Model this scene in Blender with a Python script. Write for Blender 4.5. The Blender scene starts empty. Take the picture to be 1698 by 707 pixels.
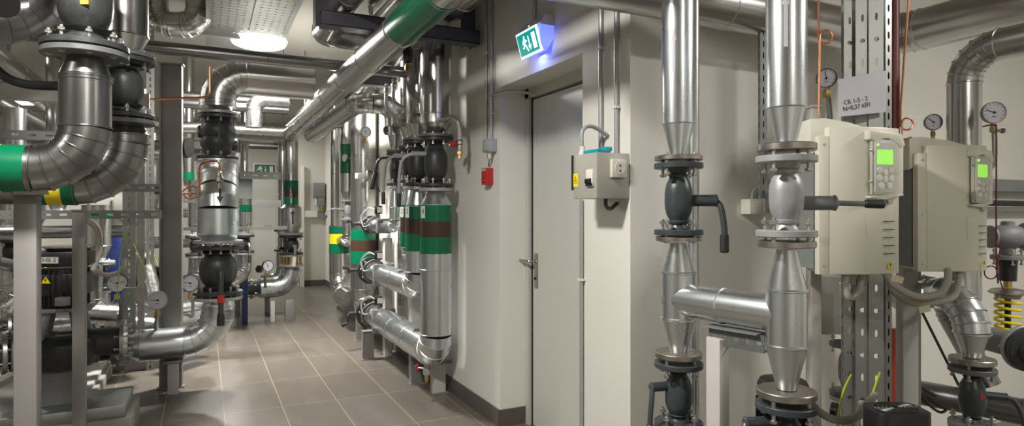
import bpy, bmesh, math, random
from mathutils import Vector, Matrix, Quaternion
random.seed(7)
S = bpy.context.scene
COL = S.collection
PI = math.pi
V = Vector
# ---------------------------------------------------------------- camera
H = 1.38; TH = math.radians(26.26); F = 1036.0; CX = 849.0; CY = 350.0
cs, sn = math.cos(TH), math.sin(TH)
cam_d = bpy.data.cameras.new('camera'); cam = bpy.data.objects.new('camera', cam_d); COL.objects.link(cam)
cam.location = (0, 0, H); cam.rotation_euler = (PI/2, 0, -TH)
cam_d.sensor_width = 36; cam_d.lens = F/1698*36; cam_d.shift_y = -(353.5-CY)/1698; cam_d.clip_start = .05
S.camera = cam
# ---------------------------------------------------------------- world, lamps, exposure
S.view_settings.view_transform = 'Standard'; S.view_settings.look = 'None'
S.view_settings.gamma = 1; S.view_settings.use_curve_mapping = False
S.view_settings.exposure = 0.0
w = bpy.data.worlds.new('world'); S.world = w; w.use_nodes = True
w.node_tree.nodes['Background'].inputs[0].default_value = (.8, .85, .9, 1)
w.node_tree.nodes['Background'].inputs[1].default_value = .15
def area(name, loc, size, power, col=(1, .965, .91), rot=(0, 0, 0), shape='DISK'):
    l = bpy.data.lights.new(name, 'AREA'); l.shape = shape; l.size = size; l.energy = power; l.color = col
    o = bpy.data.objects.new(name, l); COL.objects.link(o); o.location = loc; o.rotation_euler = rot
    return o
# one lamp fitting each, see ceiling_lamp() below; past the first two, lamps added to light the room
LAMPS = [(.45, 6.1, 2.93, 215), (-.35, 1.7, 3.0, 125), (-2.6, 1.6, 3.0, 26), (-2.4, 7.0, 3.0, 45), (.3, 11.0, 3.0, 60), (-2.4, 11.3, 3.0, 40), (3.6, -.2, 3.0, 72), (.7, -1.8, 3.0, 75)]
for i, (x, y, z, p) in enumerate(LAMPS):
    area('lamp_light', (x, y, z-.08), .36, p)
# ---------------------------------------------------------------- pixel helpers (photo measured at 1698x707)
def P(px, py, d):
    r = (px-CX)/F*d
    return V((r*cs+d*sn, d*cs-r*sn, H-(py-CY)/F*d))
def xy(px, d): p = P(px, CY, d); return p.x, p.y
def Z(py, d): return H-(py-CY)/F*d
def dX(px, X): return F*X/(cs*(px-(CX-F*sn/cs)))     # depth at which column px meets plane x=X
def atX(px, py, X): return P(px, py, dX(px, X))
def dY(px, Y): return Y/(cs-(px-CX)/F*sn)
def atY(px, py, Y): return P(px, py, dY(px, Y))
def atZ(px, py, z): return P(px, py, (H-z)*F/(py-CY))
# ---------------------------------------------------------------- materials
M = {}
def mat(name, col, rough=.5, metal=0, noise=None, bump=0, nscale=20, spec=.5, stretch=None, col2=None, emit=None, rvar=0, alpha=None):
    m = bpy.data.materials.new(name); m.use_nodes = True; nt = m.node_tree; b = nt.nodes['Principled BSDF']
    b.inputs['Base Color'].default_value = (*col, 1); b.inputs['Roughness'].default_value = rough
    b.inputs['Metallic'].default_value = metal; b.inputs['Specular IOR Level'].default_value = spec
    if noise or bump or rvar:
        tc = nt.nodes.new('ShaderNodeTexCoord'); mp = nt.nodes.new('ShaderNodeMapping')
        nt.links.new(tc.outputs['Object'], mp.inputs[0])
        if stretch: mp.inputs['Scale'].default_value = stretch
        if noise == 'voronoi':
            n = nt.nodes.new('ShaderNodeTexVoronoi'); n.inputs['Scale'].default_value = nscale; out = n.outputs['Color']
        else:
            n = nt.nodes.new('ShaderNodeTexNoise'); n.inputs['Scale'].default_value = nscale; n.inputs['Detail'].default_value = 5; out = n.outputs['Fac']
        nt.links.new(mp.outputs[0], n.inputs['Vector'])
        if noise:
            mx = nt.nodes.new('ShaderNodeMix'); mx.data_type = 'RGBA'
            c2 = col2 or tuple(c*.75 for c in col)
            mx.inputs[6].default_value = (*col, 1); mx.inputs[7].default_value = (*c2, 1)
            nt.links.new(out, mx.inputs[0]); nt.links.new(mx.outputs[2], b.inputs['Base Color'])
        if rvar:
            mr = nt.nodes.new('ShaderNodeMapRange'); mr.inputs[3].default_value = rough-rvar; mr.inputs[4].default_value = rough+rvar
            nt.links.new(out, mr.inputs[0]); nt.links.new(mr.outputs[0], b.inputs['Roughness'])
        if bump:
            bp = nt.nodes.new('ShaderNodeBump'); bp.inputs['Strength'].default_value = bump; bp.inputs['Distance'].default_value = .01
            nt.links.new(out, bp.inputs['Height']); nt.links.new(bp.outputs[0], b.inputs['Normal'])
    if emit: b.inputs['Emission Color'].default_value = (*emit[0], 1); b.inputs['Emission Strength'].default_value = emit[1]
    if alpha is not None: b.inputs['Alpha'].default_value = alpha
    M[name] = m; return m
mat('clad', (.60, .60, .59), .24, 1, 'noise', .02, 4, col2=(.48, .48, .47), rvar=.06)
mat('clad_galv', (.74, .78, .80), .29, 1, 'noise', .012, 9, col2=(.60, .64, .66), rvar=.07)
mat('clad_dull_shaded', (.30, .30, .30), .30, 1, 'noise', .02, 5, col2=(.23, .23, .225), rvar=.06)  # dull cladding; the dimness over the left side is put into its colour
mat('foil', (.52, .53, .52), .3, 1, 'noise', .35, 24, col2=(.42, .42, .42), rvar=.1)
mat('steel', (.50, .47, .43), .34, 1, 'noise', .05, 30, col2=(.34, .31, .28), rvar=.1)
mat('bolt_zinc', (.48, .49, .46), .4, 1)
mat('bolt_dark', (.06, .065, .065), .5, .6)
mat('cast_black', (.022, .025, .026), .42, 0, 'noise', .12, 60, col2=(.04, .043, .044))
mat('cast_grey', (.032, .042, .046), .36, 0, 'noise', .08, 50, col2=(.045, .055, .06))
mat('flange_grey', (.09, .098, .10), .5, .3, 'noise', .05, 40, col2=(.17, .175, .17))
mat('silver_paint', (.34, .35, .355), .42, .35, 'noise', .08, 50, col2=(.40, .41, .41))
mat('primer', (.20, .205, .21), .55, .1, 'noise', .08, 40, col2=(.15, .155, .16))
mat('rubber', (.012, .012, .013), .5)
mat('grip', (.02, .022, .024), .45, 0, 'noise', .05, 90)
mat('green_tape', (.0, .135, .058), .26, 0, 'noise', .02, 8, col2=(.0, .11, .048))
mat('brown_tape', (.045, .022, .014), .3, 0, 'noise', .03, 8, col2=(.06, .03, .02))
mat('yellow_tape', (.78, .62, .02), .3)
mat('post_paint', (.26, .25, .24), .42, .25, 'noise', .03, 6, col2=(.21, .20, .195))
mat('post_light', (.50, .48, .45), .5, 0, 'noise', .03, 6, col2=(.44, .42, .39))
mat('beam_paint', (.055, .055, .07), .45, .2, 'noise', .03, 8, col2=(.07, .07, .085))
mat('zinc_strut', (.31, .32, .31), .42, .85, 'noise', .04, 30, col2=(.30, .31, .29))
mat('hole_dark', (.01, .01, .01), .8)
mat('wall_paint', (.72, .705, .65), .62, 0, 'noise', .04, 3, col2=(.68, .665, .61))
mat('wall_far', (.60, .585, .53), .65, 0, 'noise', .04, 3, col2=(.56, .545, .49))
mat('ceiling_paint', (.55, .53, .48), .8, 0, 'noise', .05, 3, col2=(.45, .43, .38))
mat('door_paint', (.60, .61, .55), .38, 0, 'noise', .01, 2, col2=(.58, .59, .53))
mat('frame_paint', (.52, .53, .46), .4)
mat('baseboard', (.085, .07, .065), .4, 0, 'noise', .03, 20, col2=(.11, .09, .085))
mat('white_plastic', (.70, .68, .60), .4)
mat('ivory', (.66, .64, .54), .38, 0, 'noise', .01, 5, col2=(.63, .61, .51))
mat('ivory_dark', (.46, .45, .38), .45)
mat('grey_plastic', (.33, .35, .36), .45)
mat('box_grey', (.42, .41, .36), .42, .1, 'noise', .02, 30, col2=(.37, .36, .31))
mat('teal', (.0, .30, .36), .4)
mat('red', (.42, .02, .02), .35)
mat('red_pipe', (.13, .015, .012), .45)
mat('orange_plate', (.38, .05, .012), .5)
mat('copper', (.72, .30, .15), .28, 1)
mat('brass', (.58, .42, .16), .32, 1)
mat('dial', (.70, .70, .78), .35)
mat('dial_ink', (.02, .02, .03), .5)
mat('conduit', (.44, .44, .44), .35, .5)
mat('flex', (.40, .37, .31), .55)
mat('black_case', (.014, .014, .015), .35, 0, 'noise', .05, 120)
mat('paper', (.50, .49, .54), .5)
mat('tag', (.62, .56, .40), .6)
mat('ink', (.02, .02, .02), .6)
mat('lcd', (.25, .75, .02), .4, emit=((.35, 1, .03), .7))
mat('led', (.2, .9, .02), .4, emit=((.3, 1, .05), 2))
mat('key_grey', (.50, .51, .50), .4)
mat('clear', (.75, .76, .70), .12, alpha=.2)
mat('sticker_yellow', (.85, .68, .0), .45)
mat('orange_label', (.75, .33, .05), .5)
mat('exit_green', (.0, .22, .18), .3, emit=((.0, .36, .31), .7))
mat('exit_white', (.8, .9, 1), .3, emit=((.75, .92, 1), 1.0))
mat('exit_case', (.55, .57, .66), .4)
mat('exit_glow', (.2, .25, 1), .3, emit=((.12, .16, 1), 1.6))
mat('sign_green', (.0, .13, .07), .4)
mat('sign_white', (.65, .65, .6), .4)
mat('lamp_glass', (.8, .78, .72), .4, emit=((1, .93, .82), 2.0))
mat('yellow_spring', (.75, .60, .0), .35)
mat('wire_yellow', (.62, .58, .0), .45)
mat('wire_green', (.12, .50, .03), .45)
mat('wire_black', (.012, .012, .012), .5)
mat('blue_paint', (.006, .016, .09), .4)
mat('concrete', (.33, .32, .29), .7, 0, 'noise', .1, 20)
mat('plate_grey', (.24, .255, .25), .5, .2, 'noise', .03, 10)
# tray metal with rows of slots, perforation carried by the material of that sheet
def tile_floor():
    m = bpy.data.materials.new('floor_tiles'); m.use_nodes = True; nt = m.node_tree; b = nt.nodes['Principled BSDF']
    tc = nt.nodes.new('ShaderNodeTexCoord'); mp = nt.nodes.new('ShaderNodeMapping'); nt.links.new(tc.outputs['Object'], mp.inputs[0])
    mp.inputs['Rotation'].default_value = (0, 0, PI/2); mp.inputs['Location'].default_value = (0.2, .372-.125, 0)
    br = nt.nodes.new('ShaderNodeTexBrick'); nt.links.new(mp.outputs[0], br.inputs['Vector'])
    br.offset = 0; br.squash = 1
    br.inputs['Scale'].default_value = 1; br.inputs['Brick Width'].default_value = .744; br.inputs['Row Height'].default_value = .372
    br.inputs['Mortar Size'].default_value = .0035; br.inputs['Mortar Smooth'].default_value = .2
    br.inputs['Color1'].default_value = (.135, .119, .100, 1); br.inputs['Color2'].default_value = (.155, .138, .117, 1); br.inputs['Mortar'].default_value = (.36, .28, .18, 1)
    n = nt.nodes.new('ShaderNodeTexNoise'); n.inputs['Scale'].default_value = 2.2; n.inputs['Detail'].default_value = 8
    st = nt.nodes.new('ShaderNodeMapping'); st.inputs['Scale'].default_value = (4, .8, 1); nt.links.new(tc.outputs['Object'], st.inputs[0]); nt.links.new(st.outputs[0], n.inputs['Vector'])
    mx = nt.nodes.new('ShaderNodeMix'); mx.data_type = 'RGBA'; mx.blend_type = 'MULTIPLY'; mx.inputs[0].default_value = .35
    cr = nt.nodes.new('ShaderNodeValToRGB'); cr.color_ramp.elements[0].color = (.6, .58, .55, 1); cr.color_ramp.elements[0].position = .3; cr.color_ramp.elements[1].color = (1.15, 1.15, 1.15, 1); cr.color_ramp.elements[1].position = .7
    nt.links.new(n.outputs['Fac'], cr.inputs[0]); nt.links.new(br.outputs['Color'], mx.inputs[6]); nt.links.new(cr.outputs[0], mx.inputs[7]); nt.links.new(mx.outputs[2], b.inputs['Base Color'])
    mr = nt.nodes.new('ShaderNodeMapRange'); mr.inputs[3].default_value = .26; mr.inputs[4].default_value = .42
    nt.links.new(n.outputs['Fac'], mr.inputs[0]); nt.links.new(mr.outputs[0], b.inputs['Roughness'])
    bp = nt.nodes.new('ShaderNodeBump'); bp.inputs['Strength'].default_value = .3; bp.inputs['Distance'].default_value = .002; bp.invert = True
    nt.links.new(br.outputs['Fac'], bp.inputs['Height']); nt.links.new(bp.outputs[0], b.inputs['Normal'])
    M['floor_tiles'] = m
tile_floor()
# ---------------------------------------------------------------- mesh builder
LOC = {}
def frame(a):
    a = V(a).normalized(); t = V((0, 0, 1)) if abs(a.z) < .9 else V((1, 0, 0))
    u = t.cross(a).normalized(); return u, a.cross(u).normalized(), a
class MB:
    def __init__(s): s.v = []; s.f = []
    def box(s, c, size, R=None):
        c = V(c); o = len(s.v)
        for i in (-.5, .5):
            for j in (-.5, .5):
                for k in (-.5, .5):
                    p = V((i*size[0], j*size[1], k*size[2]))
                    if R: p = R @ p
                    s.v.append(c+p)
        for q in ((0, 1, 3, 2), (4, 6, 7, 5), (0, 4, 5, 1), (2, 3, 7, 6), (0, 2, 6, 4), (1, 5, 7, 3)): s.f.append([o+x for x in q])
        return s
    def bar(s, p, q, w, h, up=(0, 0, 1)):
        p, q = V(p), V(q); a = (q-p); L = a.length; a.normalize(); up = V(up)
        if abs(a.dot(up)) > .98: up = V((0, 1, 0))
        x = a.cross(up).normalized(); z = x.cross(a).normalized()
        R = Matrix((x, a, z)).transposed()
        return s.box((p+q)/2, (w, L, h), R)
    def rings(s, rings, cap=(True, True), closed=False):
        n = len(rings[0]); o = len(s.v)
        for r in rings: s.v.extend(r)
        m = len(rings)
        for i in range(m if closed else m-1):
            a = o+i*n; b = o+((i+1) % m)*n
            for j in range(n): k = (j+1) % n; s.f.append([a+j, a+k, b+k, b+j])
        if not closed:
            if cap[0]: s.f.append([o+j for j in range(n)][::-1])
            if cap[1]: s.f.append([o+(m-1)*n+j for j in range(n)])
        return s
    def lathe(s, p, a, prof, n=24, cap=(True, True), ph=0):
        """prof: (distance along axis a from p, radius)"""
        p = V(p); u, v_, a = frame(a)
        return s.rings([[p+a*t+(u*math.cos(2*PI*(j+ph)/n)+v_*math.sin(2*PI*(j+ph)/n))*max(r, 1e-5) for j in range(n)] for t, r in prof], cap)
    def cyl(s, p, q, r, n=20, r2=None, ph=0):
        p, q = V(p), V(q); return s.lathe(p, q-p, [(0, r), ((q-p).length, r if r2 is None else r2)], n, ph=ph)
    def tube(s, pts, r, n=10, closed=False, cap=(True, True), rf=None):
        pts = [V(p) for p in pts]; m = len(pts); T = []
        for i in range(m):
            if closed: t = pts[(i+1) % m]-pts[i-1]
            elif i == 0: t = pts[1]-pts[0]
            elif i == m-1: t = pts[-1]-pts[-2]
            else: t = (pts[i+1]-pts[i]).normalized()+(pts[i]-pts[i-1]).normalized()
            T.append(t.normalized())
        u, v_, _ = frame(T[0]); rg = []
        for i in range(m):
            if i:
                q = T[i-1].rotation_difference(T[i]); u = q @ u; v_ = q @ v_
            rr = r if rf is None else rf(i)
            rg.append([pts[i]+(u*math.cos(2*PI*j/n)+v_*math.sin(2*PI*j/n))*rr for j in range(n)])
        return s.rings(rg, cap, closed)
    def prism(s, poly, a, h, u=None, v=None, o=(0, 0, 0)):
        """poly (x,y) in the plane u,v at origin o, extruded by h along a"""
        o = V(o); a = V(a).normalized()
        if u is None: u, v, _ = frame(a)
        u = V(u); v = V(v); n = len(poly); b = len(s.v)
        for t in (0, h):
            for x, y in poly: s.v.append(o+u*x+v*y+a*t)
        s.f.append([b+i for i in range(n)][::-1]); s.f.append([b+n+i for i in range(n)])
        for i in range(n): j = (i+1) % n; s.f.append([b+i, b+j, b+n+j, b+n+i])
        return s
    def build(s, name, m, parent=None, smooth=True, bevel=0, sharp=28):
        base = LOC.get(parent.name, V((0, 0, 0))) if parent else V((0, 0, 0))
        me = bpy.data.meshes.new(name); me.from_pydata([tuple(p-base) for p in s.v], [], s.f)
        bm = bmesh.new(); bm.from_mesh(me); bmesh.ops.recalc_face_normals(bm, faces=bm.faces)
        if bevel: bmesh.ops.bevel(bm, geom=[e for e in bm.edges if e.calc_face_angle(0) > .5], offset=bevel, segments=2, affect='EDGES', profile=.5)
        bm.to_mesh(me); bm.free()
        if smooth:
            me.polygons.foreach_set('use_smooth', [True]*len(me.polygons)); me.set_sharp_from_angle(angle=math.radians(sharp))
        me.materials.append(M[m]); o = bpy.data.objects.new(name, me); COL.objects.link(o)
        if parent: o.parent = parent
        LOC[o.name] = base.copy() if parent else V((0, 0, 0))
        return o
def tag(o, label, cat, group=None):
    o['label'] = label; o['category'] = cat
    if group: o['group'] = group
    return o
def thing(name, label, cat, loc=(0, 0, 0), group=None):
    o = bpy.data.objects.new(name, None); COL.objects.link(o); o.location = loc; o.empty_display_size = .1
    LOC[o.name] = V(loc); return tag(o, label, cat, group)
def struct(name, mb, m, **k):
    o = mb.build(name, m, None, **k); o['kind'] = 'structure'; return o
def plabel(o, s): o['label'] = s; return o
# ---------------------------------------------------------------- bolts
BOLT = {}
def bolt(parent, p, a, s, L, m='bolt_zinc'):
    key = (round(s, 4), round(L, 4), m)
    if key not in BOLT:
        b = MB(); z = V((0, 0, 1))
        b.lathe((0, 0, -L/2-s*.75), z, [(0, s*.92), (s*.1, s), (s*.75, s)], 6); b.cyl((0, 0, -L/2-s*.9), (0, 0, L/2+s*1.6), s*.52, 8)
        b.lathe((0, 0, L/2), z, [(0, s), (s*.85, s), (s*.95, s*.9)], 6)
        b.lathe((0, 0, L/2-.0005), z, [(0, s*1.25), (s*.15, s*1.25)], 12)
        me = bpy.data.meshes.new('bolt'); me.from_pydata([tuple(q) for q in b.v], [], b.f); me.materials.append(M[m]); BOLT[key] = me
    o = bpy.data.objects.new('bolt', BOLT[key]); COL.objects.link(o); o.parent = parent
    o.location = V(p)-LOC[parent.name]; o.rotation_mode = 'QUATERNION'; o.rotation_quaternion = V((0, 0, 1)).rotation_difference(V(a).normalized())
    return o
def flange(parent, c, a, R, t, m='steel', nb=0, bs=.009, bl=None, bm='bolt_zinc', ph=0.5, n=32, name='flange'):
    c = V(c); u, v_, a = frame(a); e = t*.12
    o = MB().lathe(c-a*t/2, a, [(0, R-e), (e, R), (t-e, R), (t, R-e)], n).build(name, m, parent)
    for k in range(nb):
        g = 2*PI*(k+ph)/nb; bolt(o, c+(u*math.cos(g)+v_*math.sin(g))*R*.79, a, bs, bl or t*2.6, bm)
    return o
# ---------------------------------------------------------------- clad pipe runs
def path_parts(pts, R, gores=6):
    """split a polyline with filleted corners into ('s',p,q) and ('e',[pts])"""
    pts = [V(p) for p in pts]; out = []; cur = pts[0]
    for i in range(1, len(pts)-1):
        a = (pts[i]-pts[i-1]).normalized(); b = (pts[i+1]-pts[i]).normalized(); ang = a.angle(b)
        Ri = R[i-1] if isinstance(R, (list, tuple)) else R
        t = Ri*math.tan(ang/2); p = pts[i]-a*t; ax = a.cross(b).normalized(); c = p+ax.cross(a).normalized()*Ri
        k = max(2, round(ang/(PI/2)*gores)); arc = [c+Quaternion(ax, ang*j/k) @ (p-c) for j in range(k+1)]
        if (p-cur).length > .004: out.append(('s', cur, p))
        out.append(('e', arc, [Quaternion(ax, ang*j/k) @ a for j in range(k+1)])); cur = arc[-1]
    if (pts[-1]-cur).length > .004: out.append(('s', cur, pts[-1]))
    return out
def seam(mb, p, a, r, n, w=.005, h=.0035):
    mb.lathe(V(p)-V(a).normalized()*w, a, [(0, r*.995), (w*.6, r+h), (w*1.4, r+h), (w*2, r*.995)], n, cap=(False, False))
def hang_rod(root, c, r, up=3.1):
    c = V(c)
    mb = MB().cyl((c.x, c.y, c.z+r), (c.x, c.y, up), .006, 8); mb.build('hanger_rod', 'zinc_strut', root)
def run(label, pts, r, R=None, m='clad', name='insulated_pipe', cat='pipe', gap=.9, root=None, n=32, group=None, ribs=True, base=None, cap=True, gores=6, hang=()):
    R = R or r*2
    root = root or thing(name, label, cat, base or pts[0], group)
    for hx_ in hang: hang_rod(root, hx_, r)
    for it in path_parts(pts, R, gores):
        mb = MB()
        if it[0] == 's':
            p, q = it[1], it[2]; a = q-p; L = a.length; mb.cyl(p, q, r, n)
            if ribs:
                k = max(1, round(L/gap))
                for j in range(1, k): seam(mb, p+a*j/k, a, r, n)
            mb.build('pipe_section', m, root)
        else:
            arc, tn = it[1], it[2]; k = len(arc)
            # gored elbow: flat-sided gores with a raised seam at every joint
            rg = []
            for j in range(k):
                u = None
            mb.tube(arc, r, n)
            if ribs:
                for j in range(k): seam(mb, arc[j], tn[j], r, n, .004, .004)
            mb.build('elbow', m, root, sharp=13)
    return root
def reducer(root, p, q, r0, r1, m='clad', n=32, name='reducer'):
    p, q = V(p), V(q); L = (q-p).length; mb = MB()
    mb.lathe(p, q-p, [(0, r0), (.004, r0), (L-.002, r1), (L, r1)], n); seam(mb, p, q-p, r0, n, .005, .004)
    return mb.build(name, m, root)
def band(root, p, q, r, m, n=32, name='colour_band', lab=None):
    p, q = V(p), V(q); o = MB().lathe(p, q-p, [(0, r), (0, r+.0022), ((q-p).length, r+.0022), ((q-p).length, r)], n, cap=(False, False)).build(name, m, root)
    if lab: o['label'] = lab
    return o
def smooth_pts(pts, k=6):
    pts = [V(p) for p in pts]; out = []
    for i in range(len(pts)-1):
        p0 = pts[max(i-1, 0)]; p1 = pts[i]; p2 = pts[i+1]; p3 = pts[min(i+2, len(pts)-1)]
        for j in range(k):
            t = j/k; out.append(.5*((2*p1)+(p2-p0)*t+(2*p0-5*p1+4*p2-p3)*t*t+(3*p1-p0-3*p2+p3)*t*t*t))
    out.append(pts[-1]); return out
def tube_thing(name, label, cat, pts, r, m, n=10, smooth=True, group=None):
    return tag(MB().tube(smooth_pts(pts) if smooth else pts, r, n).build(name, m), label, cat, group)
def lever(root, p0, stem_end, pts, r, m='cast_grey', gm='grip', gl=.45, gr=None, sr=None, flat=False):
    """stem from the body, then a bent lever with a grip on its last stretch"""
    sr = sr or r*2.2
    st = MB().cyl(p0, stem_end, sr, 20)
    e = V(stem_end); a = (e-V(p0)).normalized(); st.lathe(e, a, [(0, sr*1.08), (sr*.25, sr*1.08), (sr*.5, sr*.7)], 20)
    st.build('valve_stem', m, root)
    pts = [V(x) for x in pts]; l = MB().tube(smooth_pts([e]+pts, 5), r, 10).build('lever', m, root)
    g0 = pts[-1].lerp(pts[-2], gl); g1 = pts[-1]; d = (g1-g0); L = d.length; gr = gr or r*1.6
    MB().lathe(g0, d, [(0, gr*.85), (L*.05, gr), (L*.93, gr*1.05), (L, gr*.7)], 16).build('lever_grip', gm, l)
    return l
def ball_valve(label, p0, p1, Rf, rb, tf=.018, m='cast_grey', fm=None, nb=4, bs=.0095, name='ball_valve', ph=.5, n=32, body=(.5, .34), neck=.5, bm='bolt_zinc', group=None, cat='valve'):
    """flanged ball valve between outer flange faces p0 and p1 (p0 below)"""
    p0, p1 = V(p0), V(p1); a = p1-p0; L = a.length; a.normalize(); root = thing(name, label, cat, p0, group); fm = fm or m
    nk = rb*neck*1.15; c, hw = body; B = hw*L
    prof = [(tf*.8, nk*1.35), (tf+.006, nk*1.3), (tf+.016, nk)]
    s0 = c*L-B; s1 = c*L+B
    prof += [(max(s0-.008, tf+.018), nk), (s0, nk*1.22), (s0+.008, nk*1.3)]
    for k in range(9):
        g = -1+2*k/8; prof.append((c*L+g*B*.86, rb*(1-abs(g)**3.2*.34)))
    prof += [(s1, nk*1.22), (min(s1+.008, L-tf-.018), nk), (L-tf-.016, nk), (L-tf-.006, nk*1.3), (L-tf*.8, nk*1.35)]
    prof.sort(key=lambda t: t[0])
    MB().lathe(p0, a, prof, n).build('valve_body', m, root, sharp=40)
    f0 = flange(root, p0+a*tf/2, a, Rf, tf, fm, nb, bs, tf*2.9, bm, ph, n)
    f1 = flange(root, p1-a*tf/2, a, Rf, tf, fm, nb, bs, tf*2.9, bm, ph, n)
    return root
# ---------------------------------------------------------------- dial gauges
def gauge(label, c, look, r, name='pressure_gauge', needle=120, stem=None, depth=.4, case='black_case', sm='bolt_zinc', sr=.006, group=None, cock=True, small=False):
    """c centre of the dial, look = direction the dial faces, stem = points down to the pipe"""
    c = V(c); look = V(look).normalized(); root = thing(name, label, 'gauge', c, group)
    side = V((0, 0, 1)).cross(look).normalized(); up = look.cross(side).normalized()
    MB().lathe(c-look*r*depth, look, [(0, r*.82), (r*.08, r*.95), (r*depth, r), (r*depth+.25*r, r), (r*depth+.25*r, r*.93), (r*depth+.12*r, r*.92)], 32, cap=(True, False)).build('case', case, root)
    MB().lathe(c+look*r*.10, look, [(0, r*.93), (.001, r*.93)], 32).build('dial_face', 'dial', root)
    if not small:
        tk = MB()
        for k in range(11):
            g = math.radians(225-27*k); d = side*math.cos(g)+up*math.sin(g); q = c+look*(r*.10+.0018); tk.bar(q+d*r*.70, q+d*r*.84, r*.035, .0006, look)
        for sg in (-1, 1): tk.bar(c+look*(r*.10+.0018)-up*r*.38-side*r*.16, c+look*(r*.10+.0018)-up*r*.38+side*r*.16, r*.06, .0006, look)
        tk.build('scale_marks', 'dial_ink', root, smooth=False)
    g = math.radians(needle); d = side*math.cos(g)+up*math.sin(g); q = c+look*(r*.10+.003)
    nd = MB().bar(q-d*r*.18, q+d*r*.72, r*.06, .001, look); nd.cyl(q-look*.001, q+look*.002, r*.11, 12); nd.build('needle', 'dial_ink', root)
    if stem:
        pts = [c-up*r*.95]+[V(x) for x in stem]
        MB().tube(smooth_pts(pts, 4) if len(pts) > 2 else pts, sr, 10).build('siphon_tube', sm, root)
        if cock:
            b = c-up*(r*.95+sr*3); MB().lathe(b+up*sr*2, -up, [(0, sr*1.3), (sr*1.5, sr*1.6), (sr*3, sr*1.3)], 6).build('gauge_cock', 'brass', root)
    return root
def text(parent, s, p, look, size, m='ink', up=None, align='CENTER', name='lettering', yscale=1.0, xscale=1.0):
    cu = bpy.data.curves.new(name, 'FONT'); cu.body = s; cu.size = size; cu.align_x = align; cu.align_y = 'CENTER'; cu.extrude = .0003
    look = V(look).normalized(); side = V((0, 0, 1)).cross(look).normalized(); u = look.cross(side).normalized()
    if up is not None: u = V(up).normalized(); side = u.cross(look).normalized(); u = look.cross(side).normalized()
    tmp = bpy.data.objects.new('tmp', cu); COL.objects.link(tmp); dg = bpy.context.evaluated_depsgraph_get()
    me = bpy.data.meshes.new_from_object(tmp.evaluated_get(dg)); bpy.data.objects.remove(tmp)
    for v in me.vertices: v.co = V((v.co.x*xscale, v.co.y*yscale, v.co.z))
    me.materials.clear(); me.materials.append(M[m])
    o = bpy.data.objects.new(name, me); COL.objects.link(o); o.parent = parent
    o.matrix_local = Matrix.Translation(V(p)-LOC[parent.name]) @ Matrix((side, u, look)).transposed().to_4x4()
    LOC[o.name] = LOC[parent.name].copy(); return o
# perforated channel: real slots cut between bars
def strut(label, p, q, w, dep, facing, pitch=.05, hole=(.012, .028), m='zinc_strut', name='perforated_channel', group=None, root=None, flip=False, t=.003, double=True):
    """C channel from p to q; perforated web looks along 'facing', flanges go backwards by dep"""
    p, q = V(p), V(q); a = (q-p).normalized(); L = (q-p).length; f = V(facing); f = (f-a*f.dot(a)).normalized(); x = a.cross(f).normalized()
    mb = MB(); R = Matrix((x, a, f)).transposed(); hw, hl = hole
    n = max(1, int(L/pitch)); pt = L/n
    sw = (w-hw)/2
    for sg in (-1, 1): mb.box((p+q)/2+x*sg*(hw/2+sw/2), (sw, L, t), R)
    for k in range(n+1):
        s0 = max(0, k*pt-(pt-hl)/2); s1 = min(L, k*pt+(pt-hl)/2)
        if s1 > s0: mb.box(p+a*(s0+s1)/2, (hw*1.001, s1-s0, t), R)
    for sg in (-1, 1):
        if double:      # flange perforated too
            hd = dep*.3; fd = (dep-hd)/2
            for g in (-1, 1): mb.box((p+q)/2+x*sg*(w/2-t/2)-f*(dep/2+g*(hd/2+fd/2)), (t, L, fd), R)
            for k in range(n+1):
                s0 = max(0, k*pt-(pt-hl)/2); s1 = min(L, k*pt+(pt-hl)/2)
                if s1 > s0: mb.box(p+a*(s0+s1)/2+x*sg*(w/2-t/2)-f*dep/2, (t, s1-s0, hd), R)
        else: mb.box((p+q)/2+x*sg*(w/2-t/2)-f*dep/2, (t, L, dep), R)
        mb.box((p+q)/2+x*sg*(w/2-t*2)-f*dep, (t*4, L, t), R)
    o = mb.build(name, m, root, smooth=False)
    return o if root else tag(o, label, 'strut', group)
def perf(mb, c, x, a, f, w, L, t, n, shapes):
    p = L/n; ca = math.atan2(p/2, w/2); ang = sorted([ca, PI-ca, PI+ca, 2*PI-ca]+[PI/8+k*PI/4 for k in range(8)]+[k*PI/4*2 for k in range(4)])
    for i in range(n):
        kx, ky = shapes[i % len(shapes)]; o = c+a*(-L/2+(i+.5)*p); b = len(mb.v); m = len(ang)
        for dz in (t/2, -t/2):
            for g in ang:
                cx, sx = math.cos(g), math.sin(g); k = min((w/2)/max(abs(cx), 1e-9), (p/2)/max(abs(sx), 1e-9)); mb.v.append(o+x*cx*k+a*sx*k+f*dz)
            for g in ang:
                cx, sx = math.cos(g), math.sin(g); k = 1/((abs(cx)/kx)**2.6+(abs(sx)/ky)**2.6)**(1/2.6) if kx != ky else kx; mb.v.append(o+x*cx*k+a*sx*k+f*dz)
        for j in range(m):
            q = (j+1) % m; mb.f += [[b+j, b+q, b+m+q, b+m+j], [b+2*m+j, b+3*m+j, b+3*m+q, b+2*m+q], [b+m+j, b+m+q, b+3*m+q, b+3*m+j]]
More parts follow.
